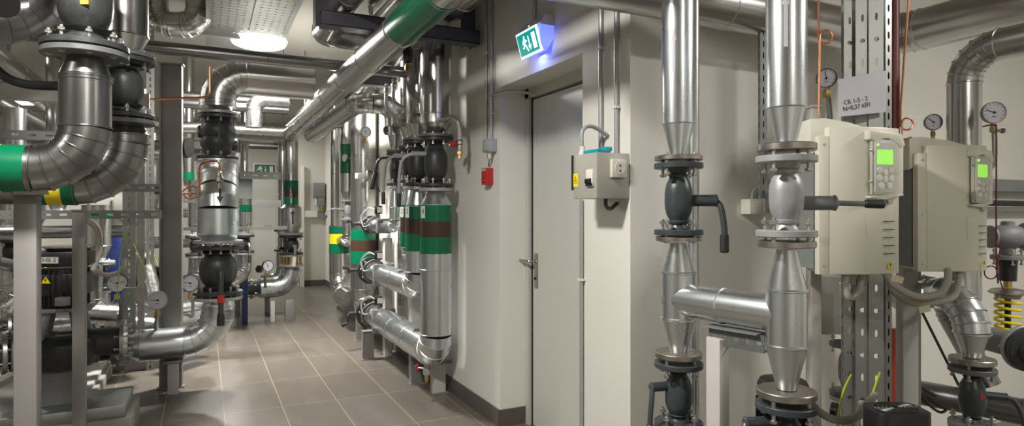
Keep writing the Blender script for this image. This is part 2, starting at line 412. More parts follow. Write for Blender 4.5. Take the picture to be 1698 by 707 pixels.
def perf_strut(label, p, q, w, dep, facing, pitch, shapes, m='zinc_strut', side=((.004, .013),), spitch=.05, ws=True):
    p, q = V(p), V(q); a = (q-p).normalized(); L = (q-p).length; f = V(facing); f = (f-a*f.dot(a)).normalized(); x = a.cross(f).normalized(); mb = MB()
    perf(mb, (p+q)/2, x, a, f, w, L, .003, int(L/pitch), shapes)
    for sg in (-1, 1):
        if ws: perf(mb, (p+q)/2+x*sg*(w/2-.0015)-f*dep/2, f, a, x, dep, L, .003, int(L/spitch), side)
        mb.box((p+q)/2+x*sg*(w/2-.004)-f*dep, (.008, L, .003), Matrix((x, a, f)).transposed())
    return tag(mb.build('perforated_channel', m, None, smooth=False), label, 'strut')
def post(label, x, y, z0, z1, w, d, m='post_paint', name='steel_post', group=None, kind='box', cap=True, rot=0):
    root = thing(name, label, 'post', (x, y, z0), group); R = Matrix.Rotation(rot, 3, 'Z'); c = V((x, y, (z0+z1)/2)); h = z1-z0
    if kind == 'box': MB().box(c, (w, d, h), R).build('column', m, root, bevel=.003)
    else:      # channel / H section
        t = w*.09; mb = MB()
        mb.box(c, (w-t*.2, t, h), R)
        for sg in (-1, 1): mb.box(c+R @ V((sg*(w/2-t/2), 0, 0)), (t, d, h), R)
        mb.build('column', m, root, smooth=False)
    if cap: MB().box((x, y, z1+.005), (w*1.15, d*1.15, .01), R).build('top_plate', m, root, smooth=False)
    MB().box((x, y, z0+.005), (w*1.25, d*1.25, .01), R).build('base_plate', m, root, smooth=False)
    return root
# ================================================================ the room
XW = 1.695; YB = 2.25; YF = 11.9; YD = 13.4; ZC = 3.1; XL = -4.6; XR = 5.6; YN = -3.2
struct('floor', MB().box(((XL+XR)/2, (YN+YD)/2, -.05), (XR-XL+.4, YD-YN+.4, .1)), 'floor_tiles', smooth=False)
struct('ceiling', MB().box(((XL+XR)/2, (YN+YD)/2, ZC+.05), (XR-XL+.4, YD-YN+.4, .1)), 'ceiling_paint', smooth=False)
pj0 = atX(966, 350, XW).y; pj1 = atX(829, 350, XW).y; REC = .20; ZL = 2.10
zl = atX(966, 88, XW).z; ZL = zl
# right wall: with the deep door opening cut through it
wr = MB()
TW = 1.0
wr.box((XW+TW/2, (YB+pj0)/2, ZC/2), (TW, pj0-YB, ZC)); wr.box((XW+TW/2, (pj1+9)/2, ZC/2), (TW, 9-pj1, ZC)); wr.box((2.02+TW/2, (9+YF)/2, ZC/2), (TW, YF-9, ZC))
wr.box((XW+TW/2, (pj0+pj1)/2, (ZL+ZC)/2), (TW, pj1-pj0, ZC-ZL))
struct('wall_right', wr, 'wall_paint', smooth=False)
struct('wall_back', MB().box(((XW+TW+XR)/2, YB+.1, ZC/2), (XR-XW-TW, .2, ZC)), 'wall_paint', smooth=False)
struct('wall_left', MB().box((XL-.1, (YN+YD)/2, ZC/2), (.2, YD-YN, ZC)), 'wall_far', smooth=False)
struct('wall_near', MB().box(((XL+XR)/2, YN-.1, ZC/2), (XR-XL, .2, ZC)), 'wall_paint', smooth=False)
struct('wall_east', MB().box((XR+.1, (YN+YB)/2, ZC/2), (.2, YB-YN, ZC)), 'wall_paint', smooth=False)
XS = atY(496, 400, YF).x
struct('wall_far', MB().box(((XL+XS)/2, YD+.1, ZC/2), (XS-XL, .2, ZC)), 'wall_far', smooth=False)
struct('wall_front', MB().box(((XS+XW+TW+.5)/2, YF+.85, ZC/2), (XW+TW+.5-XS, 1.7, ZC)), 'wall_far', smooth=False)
BH = .11
bb = MB(); bb.box((XW-.006, (pj1+9)/2, BH/2), (.012, 9-pj1, BH)); bb.box((2.014, (9+YF)/2, BH/2), (.012, YF-9, BH)); bb.box((XW+REC/2, pj1-.005, BH/2), (REC+.012, .01, BH))
struct('baseboard_right', bb, 'baseboard', smooth=False)
struct('baseboard_front', MB().box(((XS+2.02)/2, YF-.006, BH/2), (2.02-XS, .012, BH)), 'baseboard', smooth=False)
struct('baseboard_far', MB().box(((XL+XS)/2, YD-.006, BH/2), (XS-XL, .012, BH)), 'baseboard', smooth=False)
struct('baseboard_near', MB().box((XW-.006, (YB+pj0)/2, BH/2), (.012, pj0-YB, BH)), 'baseboard', smooth=False)
# door in the recess
xd = XW+REC
fr = MB(); FW = .05
fr.box((xd+.02, pj1-FW/2, ZL/2), (.08, FW, ZL)); fr.box((xd+.02, pj0+FW/2, ZL/2), (.08, FW, ZL)); fr.box((xd+.02, (pj0+pj1)/2, ZL-.03), (.08, pj1-pj0, .06))
df = struct('trim_1', fr, 'frame_paint', smooth=False)
door = MB().box((xd+.025, (pj0+pj1)/2, (ZL-.07)/2), (.04, pj1-pj0-2*FW-.014, ZL-.08)).build('door_1', 'door_paint', None, smooth=False); door['kind'] = 'structure'
MB().box((xd+.003, pj1-FW-.010, (ZL-.06)/2), (.008, .012, ZL-.06)).build('seal', 'rubber', door, smooth=False)
yh = pj1-FW-.065
h_ = MB(); h_.box((xd-.001, yh, 1.0), (.008, .035, .22)); h_.build('handle_plate', 'steel', door, bevel=.003)
h_ = MB(); h_.tube(smooth_pts([(xd, yh, 1.06), (xd-.035, yh, 1.06), (xd-.055, yh+.02, 1.06), (xd-.055, yh+.12, 1.06)], 5), .009, 10); h_.build('handle', 'steel', door)
h_ = MB(); h_.cyl((xd-.006, yh, .95), (xd-.012, yh, .95), .008, 12); h_.build('keyhole', 'hole_dark', door)
# far door, seen down the aisle
a0 = atY(418, 350, YD).x; a1 = atY(456, 350, YD).x; zt = Z(291, dY(437, YD))
d2 = MB().box(((a0+a1)/2, YD-.03, zt/2), (a1-a0, .05, zt)).build('door_2', 'door_paint', None, smooth=False); d2['kind'] = 'structure'
f2 = MB()
for x in (a0-.05, a1+.05): f2.box((x, YD-.03, zt/2), (.1, .08, zt+.1))
f2.box(((a0+a1)/2, YD-.03, zt+.05), (a1-a0+.2, .08, .1)); f2.build('door_frame', 'frame_paint', d2, smooth=False)
MB().bar((a1-.2, YD-.09, 1.08), (a1-.06, YD-.09, 1.08), .02, .02).build('handle', 'steel', d2)
# ================================================================ ceiling lamps (the light sources)
LAB = ['round opal ceiling lamp hanging over the tiled aisle below the perforated trays', 'round opal ceiling lamp at the near end of the aisle before the door', 'added round opal ceiling lamp over the left front pumps', 'added round opal ceiling lamp above the left pipe rows', 'added round opal ceiling lamp at the far end of the aisle by the far door', 'added round opal ceiling lamp in the far left corner', 'added round opal ceiling lamp over the drive cabinets on the right', 'round opal ceiling lamp behind the viewer, unseen, added as fill light']
for i, (x, y, z, p) in enumerate(LAMPS):
    t = thing('ceiling_lamp', LAB[i], 'lamp', (x, y, z+.06))
    MB().lathe((x, y, z+.06), (0, 0, -1), [(0, .19), (.03, .20), (.04, .20)], 40).build('lamp_base', 'white_plastic', t)
    MB().lathe((x, y, z+.02), (0, 0, -1), [(0, .235), (.02, .245), (.06, .225), (.075, .19), (.085, .12), (.088, .01)], 40).build('diffuser', 'lamp_glass', t)
    if z < ZC-.12:
        for sy in (-.1, .1): MB().cyl((x, y+sy, z+.06), (x, y+sy, ZC), .006, 8).build('hanger_rod', 'zinc_strut', t)
# ================================================================ NEAR RIGHT: the two valve columns joined by a tee
NV = V((0, 0, 1))
ax, ay = xy(1125, 2.158); bx, by = xy(1304, 1.83)
def za(py): return Z(py, 2.158)
def zb(py): return Z(py, 1.83)
def A(py): return V((ax, ay, za(py)))
def B(py): return V((bx, by, zb(py)))
rA = .057
vp = V((0, -1, 0)); RT = V((cs, -sn, 0)); FWD = V((sn, cs, 0))   # RT: along the back of the unit, FWD: away from the aisle end
# risers above
t = run('clad steel riser standing on the left dark valve, under the ceiling pipe', [V((ax, ay, ZC)), A(205)], rA, m='clad_galv', gap=2, base=A(205))
reducer(t, A(205), A(258), rA*.93, .027, 'clad_galv'); flange(t, A(263), NV, .081, .016, 'steel', 0); arw = MB()
def arrow(root, c, look, r, L, wd, m='paper', down=False):
    """curved arrow sticker lying on a vertical pipe of radius r"""
    c = V(c); a0 = math.atan2(look[1], look[0]); mb = MB(); n = 4; up = -1 if down else 1
    def q(u, z): g = a0+u/r; return V((c.x+math.cos(g)*(r+.0012), c.y+math.sin(g)*(r+.0012), c.z+up*z))
    vs = []
    for z0, z1, w0, w1 in ((-L/2, L*.25, wd*.5, wd*.5), (L*.25, L/2, wd, .0005)):
        b = len(mb.v)
        for i in range(n+1): f = -1+2*i/n; mb.v += [q(f*w0, z0), q(f*w1, z1)]
        for i in range(n): mb.f.append([b+2*i, b+2*i+2, b+2*i+3, b+2*i+1])
    return mb.build('flow_arrow', m, root, smooth=False)
arrow(t, A(90), -FWD*.85-RT*.5, rA, .145, .010)
t = run('wide clad steel riser standing on the silver painted valve', [V((bx, by, ZC)), B(178)], rA, m='clad_galv', gap=2, base=B(178))
reducer(t, B(178), B(238), rA*.93, .028, 'clad_galv'); flange(t, B(245), NV, .083, .021, 'steel', 0)
arrow(t, B(40), -FWD*.9-RT*.42, rA, .16, .011)
# upper valves
v = ball_valve('dark green-grey flanged ball valve with its lever hanging down, upper on left column', A(390), A(271), .083, .047, .019, bs=.0105, ph=.15)
e = A(333)+RT*.12-FWD*.02
lever(v, A(333)+RT*.03, e, [A(345)+RT*.135-FWD*.035, A(383)+RT*.142-FWD*.05, A(418)+RT*.140-FWD*.055], .0105, gl=.85, gr=.0145, sr=.020)
v = ball_valve('silver painted flanged ball valve with its lever sticking out to the right', B(393), B(259), .085, .048, .02, m='silver_paint', bs=.0115, ph=.12, body=(.50, .33))
e = B(337)+RT*.128-FWD*.02
lever(v, B(337)+RT*.03, e, [B(338)+RT*.175-FWD*.03, B(339)+RT*.258-FWD*.05], .008, m='primer', gl=.60, gr=.0125, sr=.021)
# tee unit between and below the upper valves
t = thing('tee_pipe', 'clad steel cross piece joining the two valve columns, with cones above and below', 'pipe', A(580))
flange(t, A(396), NV, .078, .016, 'steel'); reducer(t, A(452), A(403), rA, .029, 'clad_galv')
run('', [A(452), A(530)], rA, m='clad_galv', root=t, gap=2); seam(s_ := MB(), A(528), NV, rA, 32); s_.build('seam_ring', 'clad_galv', t)
reducer(t, A(530), A(584), rA, .028, 'clad_galv'); flange(t, A(588), NV, .080, .019, 'steel')
flange(t, B(405), NV, .081, .019, 'steel'); reducer(t, B(481), B(414), rA, .028, 'clad_galv')
run('', [B(481), B(573)], rA, m='clad_galv', root=t, gap=2); reducer(t, B(573), B(645), rA, .028, 'clad_galv'); flange(t, B(652), NV, .083, .021, 'steel')
zt_ = (za(493)+zb(527))/2
ta = V((ax, ay, zt_)); tb = V((bx, by, zt_)); run('', [ta-(tb-ta)*.07, tb], rA*.97, m='clad_galv', root=t, gap=.2, name='cross_pipe')
# lower valves
v = ball_valve('dark flanged ball valve below the tee with its lever hanging to the left', A(708), A(600), .083, .046, .019, bs=.0105, ph=.15)
e = A(640)-RT*.095-FWD*.02
lever(v, A(640)-RT*.03, e, [A(655)-RT*.100-FWD*.035, A(680)-RT*.108-FWD*.05, A(722)-RT*.112-FWD*.055], .009, gl=.62, gr=.0125, sr=.016)
v = ball_valve('dark flanged ball valve at the bottom edge under the right cone', B(790), B(668), .086, .046, .02, bs=.0115, ph=.12)
e = B(700)-RT*.12-FWD*.01
lever(v, B(700)-RT*.03, e, [B(712)-RT*.13-FWD*.02, B(780)-RT*.14-FWD*.03], .009, gl=.5, sr=.017)
# what carries the lower valves down to the floor (below the frame)
for q_, nm, lo in ((A, 'left', 708), (B, 'right', 790)):
    p = q_(lo); t = run(f'clad steel pipe under the {nm} column down to the floor', [V((p.x, p.y, 0)), V((p.x, p.y, p.z-.03))], .045, m='clad_galv', gap=3)
    flange(t, V((p.x, p.y, p.z-.011)), NV, .08, .018, 'steel')
# thin pipe behind the left column, and brackets
tx, ty = xy(1150, 2.35)
run('slim steel pipe running floor to ceiling right behind the left valve column', [V((tx, ty, 0)), V((tx, ty, ZC))], .021, m='clad_galv', gap=1.3, n=20)
px_, py_ = xy(1190, 2.0)
post('pale square steel post under the perforated angle by the tee', px_, py_, 0, Z(560, 2.0), .042, .06, 'post_light', cap=False)
c0 = P(1176, 556, 2.02); c1 = P(1268, 572, 1.86)
t = thing('perforated_bracket', 'dark perforated steel angle bracket below the cross pipe', 'bracket', c0)
bp_ = perf_strut('', c0, c1, .054, .02, -FWD-RT*.25, .036, ((.0055, .011), (.008, .008)), 'flange_grey', ws=False)
for k_ in ('label', 'category'): del bp_[k_]
bp_.name = 'angle'; bp_.parent = t; bp_.matrix_parent_inverse = Matrix.Translation(-c0)
MB().bar(c0+V((0, 0, .028))+FWD*.02, c1+V((0, 0, .028))+FWD*.02, .06, .004).build('ledge', 'plate_grey', t, smooth=False)
# pump motor half hidden behind the lower right flange
mx, my = xy(1298, 2.02); zz = Z(640, 2.02)
t = thing('pump_motor', 'black finned pump motor half hidden behind the lower right flange', 'motor', (mx, my, 0))
b_ = MB().lathe((mx, my, .55), NV, [(0, .065), (zz-.55-.03, .065), (zz-.55-.02, .067)], 28)
for k in range(22):
    g = 2*PI*k/22; b_.box((mx+.072*math.cos(g), my+.072*math.sin(g), (.55+zz-.04)/2), (.02, .003, zz-.04-.55), Matrix.Rotation(g, 3, 'Z'))
b_.build('finned_housing', 'black_case', t); MB().lathe((mx, my, zz-.035), NV, [(0, .078), (.04, .078), (.055, .07), (.06, .03)], 28).build('fan_cover', 'black_case', t)
MB().lathe((mx, my, 0), NV, [(0, .09), (.03, .09), (.03, .06), (.4, .06), (.42, .085), (.55, .085)], 28).build('pump_body', 'primer', t)
# ================================================================ wall things by the door
def wall_box():
    y0 = YB+.005; y1 = 2.445; x0 = 1.52; z0 = atX(991, 329, 1.52).z; z1 = atX(991, 252, 1.52).z
    t = thing('electrical_box', 'grey steel electrical box with a wall socket beside the door', 'electrical box', (XW, (y0+y1)/2, z0))
    MB().box(((x0+XW)/2, (y0+y1)/2, (z0+z1)/2), (XW-x0, y1-y0, z1-z0)).build('case', 'box_grey', t, bevel=.003)
    MB().box((x0+.01, y1+.004, (z0+z1)/2+.02), (.03, .012, (z1-z0)*.8)).build('lid_edge', 'black_case', t, smooth=False)
    xc = x0+(XW-x0)*.62; zc = z0+(z1-z0)*.66; s = MB().box((xc, y0-.009, zc), (.082, .02, .082)).build('wall_socket', 'ivory', t, bevel=.006)
    MB().lathe((xc, y0-.0185, zc), (0, -1, 0), [(0, .027), (.0025, .026)], 28).build('socket_ring', 'ivory', s)
    for dz in (-.011, .011): MB().cyl((xc, y0-.018, zc+dz), (xc, y0-.0222, zc+dz), .0042, 12).build('socket_hole', 'hole_dark', s)
    yb = y0+.045; zb_ = z0+(z1-z0)*.40
    b = MB().box((x0-.003, yb, zb_+.01), (.014, .052, .075)).build('breaker', 'white_plastic', t, bevel=.002)
    for dy in (-.012, .012): MB().box((x0-.016, yb+dy, zb_-.004), (.014, .012, .022)).build('switch_toggle', 'black_case', b, bevel=.002)
    MB().box((x0-.011, yb, zb_-.02), (.003, .05, .012)).build('terminal_strip', 'black_case', b, smooth=False)
    s = MB().box((x0-.001, y1-.022, zb_+.005), (.002, .038, .06)).build('warning_label', 'sticker_yellow', t, smooth=False)
    tri = MB(); pts = [V((x0-.0025, y1-.022+.012, zb_-.008)), V((x0-.0025, y1-.022-.012, zb_-.008)), V((x0-.0025, y1-.022, zb_+.022))]
    for i in range(3): tri.bar(pts[i], pts[(i+1) % 3], .0012, .0015, (1, 0, 0))
    tri.bar((x0-.0025, y1-.02, zb_+.012), (x0-.0025, y1-.024, zb_-.003), .0012, .0015, (1, 0, 0)); tri.build('warning_symbol', 'ink', s, smooth=False)
    c = MB().box((x0+.06, (y0+y1)/2+.01, z1+.010), (.07, .15, .018)); c.box((x0+.10, (y0+y1)/2-.02, z1+.022), (.03, .06, .02)); c.build('folded_cloth', 'teal', t, bevel=.004)
    gl = MB().lathe((x0+.03, y1-.03, z1), NV, [(0, .018), (.015, .018), (.018, .013), (.04, .013)], 12).build('cable_gland', 'white_plastic', t)
    MB().tube(smooth_pts([(x0+.03, y1-.03, z1+.02), (x0+.03, y1-.03, z1+.11), (x0+.08, y1-.03, z1+.135), (XW-.01, y1-.03, z1+.10)], 6), .009, 10).build('cable', 'grey_plastic', t)
    MB().tube(smooth_pts([(x0+.09, y0+.06, z0+.005), (x0+.09, y0+.06, z0-.03), (x0+.12, y0+.07, z0-.045), (XW-.01, y0+.08, z0-.02)], 6), .009, 10).build('cable_loop', 'cast_grey', t)
    return z0, z1
bz0, bz1 = wall_box()
def conduit(label, pts, r=.011, clips=(), m='conduit'):
    t = thing('conduit', label, 'conduit', pts[-1]); MB().tube(pts, r, 12).build('tube', m, t)
    for c in clips: c = V(c); MB().box(c, (.03, .035, .012)).build('clip', 'white_plastic', t, smooth=False)
    return t
for k, px in enumerate((996, 1022)):
    p = atX(px, 100, XW-.014); zc = Z((80, 178)[k], dX(px, XW-.014))
    conduit(('grey conduit dropping to the electrical box, left of two', 'grey conduit dropping to the electrical box near the wall corner')[k], [(p.x, p.y, ZC), (p.x, p.y, bz1+.0)], .0105, [(p.x, p.y, zc)])
p = atX(964, 400, XW-.014); conduit('dark conduit running from below the electrical box to the floor', [(p.x, p.y, 0), (p.x, p.y, bz0)], .0095, [(p.x, p.y, Z(464, dX(964, XW-.014)))], 'conduit')
# left of the door: conduit pair, junction box, call point
for k, px in enumerate((806, 815)):
    p = atX(px, 200, XW-.013); conduit(('thin conduit beside the lintel ending at the grey junction box', 'thin conduit beside the lintel on its door side')[k], [(p.x, p.y, ZC), (p.x, p.y, Z(236, dX(px, XW)))], .009, [(p.x, p.y, Z((90, 190)[k], dX(px, XW)))])
c = atX(812, 242, XW-.03); t = thing('junction_box', 'small grey square junction box above the red call point', 'junction box', (XW, c.y, c.z-.045))
MB().box(c, (.06, .10, .085)).build('case', 'grey_plastic', t, bevel=.006); MB().box(c-V((.032, 0, 0)), (.006, .085, .07)).build('lid', 'grey_plastic', t, bevel=.003)
MB().cyl((c.x, c.y, c.z-.04), (c.x, c.y, c.z-.085), .014, 10, r2=.009).build('cable_gland', 'white_plastic', t)
p = atX(810, 275, XW-.013); tube_thing('cable', 'short grey cable between junction box and red call point', 'cable', [(XW-.03, c.y, c.z-.085), (p.x, p.y, p.z)], .006, 'conduit', smooth=False)
c = atX(808, 293, XW-.025); t = thing('call_point', 'red manual fire call point on the wall left of the door', 'call point', (XW, c.y, c.z-.06))
MB().box(c, (.05, .085, .11)).build('case', 'red', t, bevel=.005)
MB().box(c-V((.026, 0, -.005)), (.012, .045, .03)).build('handle_recess', 'red', t, bevel=.003); MB().box(c-V((.027, 0, .03)), (.008, .05, .02)).build('pull_bar', 'red', t, bevel=.003)
MB().box(c-V((.0255, 0, -.042)), (.002, .06, .012)).build('caption_strip', 'paper', t, smooth=False)
# door contact cable above the frame
q0 = atX(818, 158, XW-.01); q1 = atX(868, 149, XW+REC*.6); tube_thing('door_cable', 'grey sleeved cable looping from the wall over the door frame', 'cable', [q0, q0+V((-.03, -.05, -.01)), (XW+.02, pj1-.09, q0.z+.0), (xd-.01, pj1-.14, ZL-.05)], .010, 'conduit')
# ================================================================ lit exit sign above the door
def exit_sign():
    yc0 = 2.925; yc1 = 3.165; z0 = 2.245; z1 = 2.380
    yc = (yc0+yc1)/2; wd = abs(yc1-yc0); t = thing('exit_sign', 'lit green running man exit sign mounted over the door', 'exit sign', (XW, yc, z0))
    hh = z1-z0; xf = XW-.085
    MB().prism([(0, hh+.06), (.06, hh+.055), (.085, hh+.01), (.08, hh), (0, hh)], (0, 1, 0), wd+.01, V((-1, 0, 0)), V((0, 0, 1)), (XW, yc-wd/2-.005, z0)).build('housing', 'exit_case', t)
    # curved light box
    prof = [(0, hh), (.082, hh), (.088, hh*.6), (.080, hh*.25), (.062, 0), (.045, 0), (0, hh*.5)]
    MB().prism(prof, (0, 1, 0), wd, V((-1, 0, 0)), V((0, 0, 1)), (XW, yc-wd/2, z0)).build('light_box', 'exit_glow', t)
    n = V((-.96, 0, -.28)).normalized(); up = V((-.28, 0, .96)).normalized() if False else V((0, 0, 1)); up = (V((0, 0, 1))-n*n.z).normalized(); sd = V((0, 0, 1)).cross(n).normalized()
    c = V((XW-.088, yc, z0+hh*.47)); R = Matrix((sd, up, n)).transposed()
    f = MB().box(c, (wd*.99, hh*1.04, .012), R).build('border', 'exit_white', t, bevel=.002)
    g = MB().box(c+n*.0065, (wd*.90, hh*.86, .002), R).build('sign_panel', 'exit_green', t, smooth=False)
    def pl(poly, nm):
        s = hh*.86/2; MB().prism([(x*s, y*s) for x, y in poly], n, .0012, sd, up, c+n*.0078).build(nm, 'exit_white', g, smooth=False)
    asp = wd*.9/(hh*.86)
    pl([(asp*.50, .72), (asp*.85, .72), (asp*.85, -.74), (asp*.50, -.74)], 'door_pictogram')
    pl([(asp*.10, .6), (asp*.19, .6), (asp*.19, -.25), (asp*.32, -.25), (asp*.145, -.72), (-asp*.03, -.25), (asp*.10, -.25)], 'arrow_pictogram')
    man = [(-.52, .78), (-.36, .70), (-.36, .52), (-.46, .44), (-.30, .40), (-.12, .22), (-.02, .30), (-.10, .12), (-.30, .12), (-.40, .20), (-.46, -.02), (-.26, -.18), (-.20, -.42), (-.02, -.70), (-.18, -.80), (-.38, -.45), (-.46, -.26), (-.66, -.16), (-.80, -.42), (-1.05, -.38), (-1.03, -.24), (-.86, -.26), (-.72, .0), (-.66, .22), (-.78, .16), (-.86, -.04), (-.97, .02), (-.86, .30), (-.62, .44), (-.60, .66)]
    mb = [(x*1.0-.05, y) for x, y in man]; pl(mb[::-1], 'running_man')
    MB().cyl((XW-.075, yc+.02, z1+.025), (XW-.082, yc+.02, z1+.024), .004, 8).build('status_light', 'led', t)
    l = area('sign_light', (XW-.05, yc, z0-.02), .12, .35, (.15, .2, 1), (0, 0, 0), 'DISK')
    l.rotation_euler = (0, math.radians(-25), 0)
    p = atX(886, 30, XW-.013); conduit('thin conduit dropping to the lit exit sign', [(p.x, p.y, ZC), (p.x, p.y, z1+.055)], .009)
exit_sign()
# ================================================================ big overhead pipe crossing above the right columns
t = run('large clad pipe crossing overhead and turning towards the right front', [(1.04, 2.0, 2.26), (3.12, 2.0, 2.26), (3.12, -2.4, 2.26)], .098, .17, m='clad', gap=1.05, n=40, hang=((2.3, 2.0, 2.26), (3.12, 0, 2.26)))
t = run('clad pipe bending down behind the right drive cabinet', [V((2.78, -2.0, 2.03)), V((2.78, 1.47, 2.03)), V((2.78, 1.47, 1.02))], .060, .13, m='clad', gap=1.2, n=36, base=(2.78, 1.47, 1.02))
qx, qy = xy(1597, 2.55)
# ================================================================ drives on the perforated uprights
def drive(label, pxl, pxs, pxc, pxr, pt, pb, d, led=True, side='ivory'):
    """variable speed drive; pxl..pxs strip, pxs..pxc flank, pxc..pxr front"""
    k = d/F; U = RT; Wd = FWD
    def L(px, dd=0): return V((0, 0, 0))+U*((px-CX)/F*(d+dd))+FWD*(d+dd)
    z1 = Z(pt, d); z0 = Z(pb, d); h = z1-z0
    t = thing('frequency_drive', label, 'drive cabinet', L((pxl+pxr)/2)+V((0, 0, z0)))
    def pr(pts, a, b): 
        mb = MB(); n = len(pts); mb.v = [p+V((0, 0, a)) for p in pts]+[p+V((0, 0, b)) for p in pts]
        mb.f = [list(range(n))[::-1], list(range(n, 2*n))]+[[i, (i+1) % n, n+(i+1) % n, n+i] for i in range(n)]; return mb
    dr = .045
    pS0, pS1, pC, pR = L(pxl), L(pxs), L(pxc), L(pxr, dr)
    back = .15
    pr([pS0, pS1, pS1+FWD*.03, pS0+FWD*.03], z0, z1-.03).build('side_flange', side, t, bevel=.002)
    mid = L(pxc+(pxr-pxc)*.55, dr*.30)
    cov = pr([pS1, pC, mid, pR, pR+FWD*back, pS1+FWD*back], z0, z1); cov.build('front_cover', side, t, bevel=.004)
    pr([pS0+FWD*.035, L(pxr-4, dr)+FWD*.08, L(pxr-4, dr)+FWD*.22, pS0+FWD*.22], z0+.015, z1-.05).build('heat_sink', 'plate_grey', t, smooth=False)
    # domed top hood behind the cover
    hd = MB(); q0 = L(pxl-14, .03); q1 = L(pxc+10, .06); poly = [(0, -.09), (0, .03), (.05, .032), ((q1-q0).length*.6, .018), ((q1-q0).length, -.01), ((q1-q0).length, -.05), (.06, -.055)]
    hd.prism(poly, FWD, .17, RT, NV, q0+V((0, 0, z1))); hd.build('top_hood', side, t, bevel=.004)
    # control panel, set in the front face between corner and right edge
    n1 = (pR-pC); n1.z = 0; fu = n1.normalized(); fn = V((fu.y, -fu.x, 0)); fn = fn if fn.dot(FWD) < 0 else -fn
    wF = (pR-pC).length; cc = pC.lerp(pR, .44); fo = fn*.016
    R = Matrix((fu, NV, fn)).transposed()
    zc = z1-h*.275; ph = h*.37; pw = wF*.74
    rec = MB(); rec.box(cc+fo+V((0, 0, zc)), (pw, ph, .012), R); rec.build('panel_recess', 'ivory_dark', t, bevel=.003)  # shade of the recess put in as a darker box
    arch = [(-pw*.60, ph*.50), (-pw*.60, ph*.66), (pw*.62, ph*.62), (pw*.74, ph*.42), (pw*.62, ph*.36)]+[(pw*(.55-1.15*u), ph*(.40+.13*math.sin(PI*min(1, u*1.1)))) for u in (0, .2, .4, .6, .8)]
    MB().prism(arch, fn, .024, fu, NV, cc+V((0, 0, zc))).build('panel_brow', side, t, bevel=.002)
    MB().prism([(pw*.50, -ph*.52), (pw*.72, -ph*.46), (pw*.72, ph*.42), (pw*.50, ph*.40)], fn, .020, fu, NV, cc+V((0, 0, zc))).build('panel_cheek', side, t, bevel=.003)
    MB().prism([(-pw*.55, -ph*.53), (pw*.70, -ph*.47), (pw*.70, -ph*.51), (0, -ph*.59), (-pw*.55, -ph*.56)], fn, .022, fu, NV, cc+V((0, 0, zc))).build('panel_sill', side, t, bevel=.001)
    gl_ = MB().tube([pC.lerp(pR, .02+.25*u*u)+fn*.0006+V((0, 0, z0+h*(.42-.42*u))) for u in (0, .25, .5, .75, 1)], .0009, 6); gl_.build('groove', 'ivory_dark', t)
    pn = MB().box(cc+fo+fn*.007-fu*pw*.10+V((0, 0, zc)), (pw*.70, ph*.93, .012), R).build('control_panel', 'key_grey', t, bevel=.005)
    scr = cc+fo+fn*.0138-fu*pw*.10
    MB().box(scr+V((0, 0, zc+ph*.18)), (pw*.60, ph*.27, .002), R).build('display', 'lcd', pn, smooth=False)
    if led: MB().cyl(scr-fu*pw*.28+V((0, 0, zc+ph*.40)), scr-fu*pw*.28+fn*.003+V((0, 0, zc+ph*.40)), .0035, 10).build('status_light', 'led', pn)
    for kx, kz in ((-.22, -.06), (.22, -.06), (-.22, -.20), (.22, -.20), (0, -.10), (0, -.22), (-.15, -.34), (.15, -.34)):
        MB().lathe(scr+fu*pw*kx+V((0, 0, zc+ph*kz)), fn, [(0, pw*.105), (.003, pw*.10), (.004, pw*.07)], 12).build('key', 'white_plastic', pn)
    cl = MB().box(cc+fo+fn*.020+fu*pw*.30+V((0, 0, zc-ph*.02)), (pw*.34, ph*.17, .008), R).build('clear_latch', 'clear', t, bevel=.002)
    cv = MB().box(cc+fo+fn*.017-fu*pw*.02+V((0, 0, zc)), (pw*1.05, ph*1.0, .002), R).build('clear_cover', 'clear', t, smooth=False)
    for g in (-.27, .30): MB().lathe(cc+fo-fu*pw*.56+fn*.004+V((0, 0, zc+ph*g)), fn, [(0, .005), (.003, .0045), (.004, .002)], 10).build('screw', 'bolt_zinc', t)
    # lower latch, ridges and warning triangle
    sp = pC.lerp(pR, .62)+fn*.012
    lt = MB(); lt.prism([(-.018, 0), (.018, 0), (.006, -.026), (-.006, -.026)], fn, .006, fu, NV, sp+V((0, 0, zc-ph*.53))); lt.build('latch', 'ivory_dark', t, bevel=.001)
    for j in range(5): MB().box(sp+V((0, 0, z0+h*(.36-j*.055))), (wF*.30, .0022, .003), R).build('ridge', 'ink', t, smooth=False)
    MB().box(pC.lerp(pR, .2)+fn*.004+V((0, 0, z1-h*.075)), (.002, .002, .002), R)
    w0 = sp+fn*.003+V((0, 0, z0+h*.065)); tr = MB().prism([(-.011, -.011), (.011, -.011), (0, .013)], fn, .0015, fu, NV, w0).build('warning_label', 'sticker_yellow', t, smooth=False)
    MB().prism([(-.001, .006), (.003, .006), (.0005, .0), (.003, 0), (-.002, -.008), (-.0005, -.002), (-.003, -.002)], fn, .0008, fu, NV, w0+fn*.0015).build('warning_symbol', 'ink', tr, smooth=False)
    tx = text(t, 'ABB', pC.lerp(pR, .72)+fn*.012+V((0, 0, z1-h*.105)), fn, .009, 'blue_paint'); tx['label'] = 'small blue lettering'
    for g in (.06, .45, .88): MB().lathe(pS0.lerp(pS1, .5)+V((0, 0, z0+h*g)), -FWD, [(0, .004), (.002, .0035)], 10).build('screw', 'bolt_zinc', t)
    return t, z0, z1
d1, d1z0, d1z1 = drive('ivory frequency drive with a glowing green display, nearer of the two', 1358, 1375, 1433, 1491, 210, 456, 2.02)
d2_, d2z0, d2z1 = drive('ivory frequency drive with a green display, farther right before the clad riser', 1522, 1537, 1602, 1637, 240, 451, 2.26)
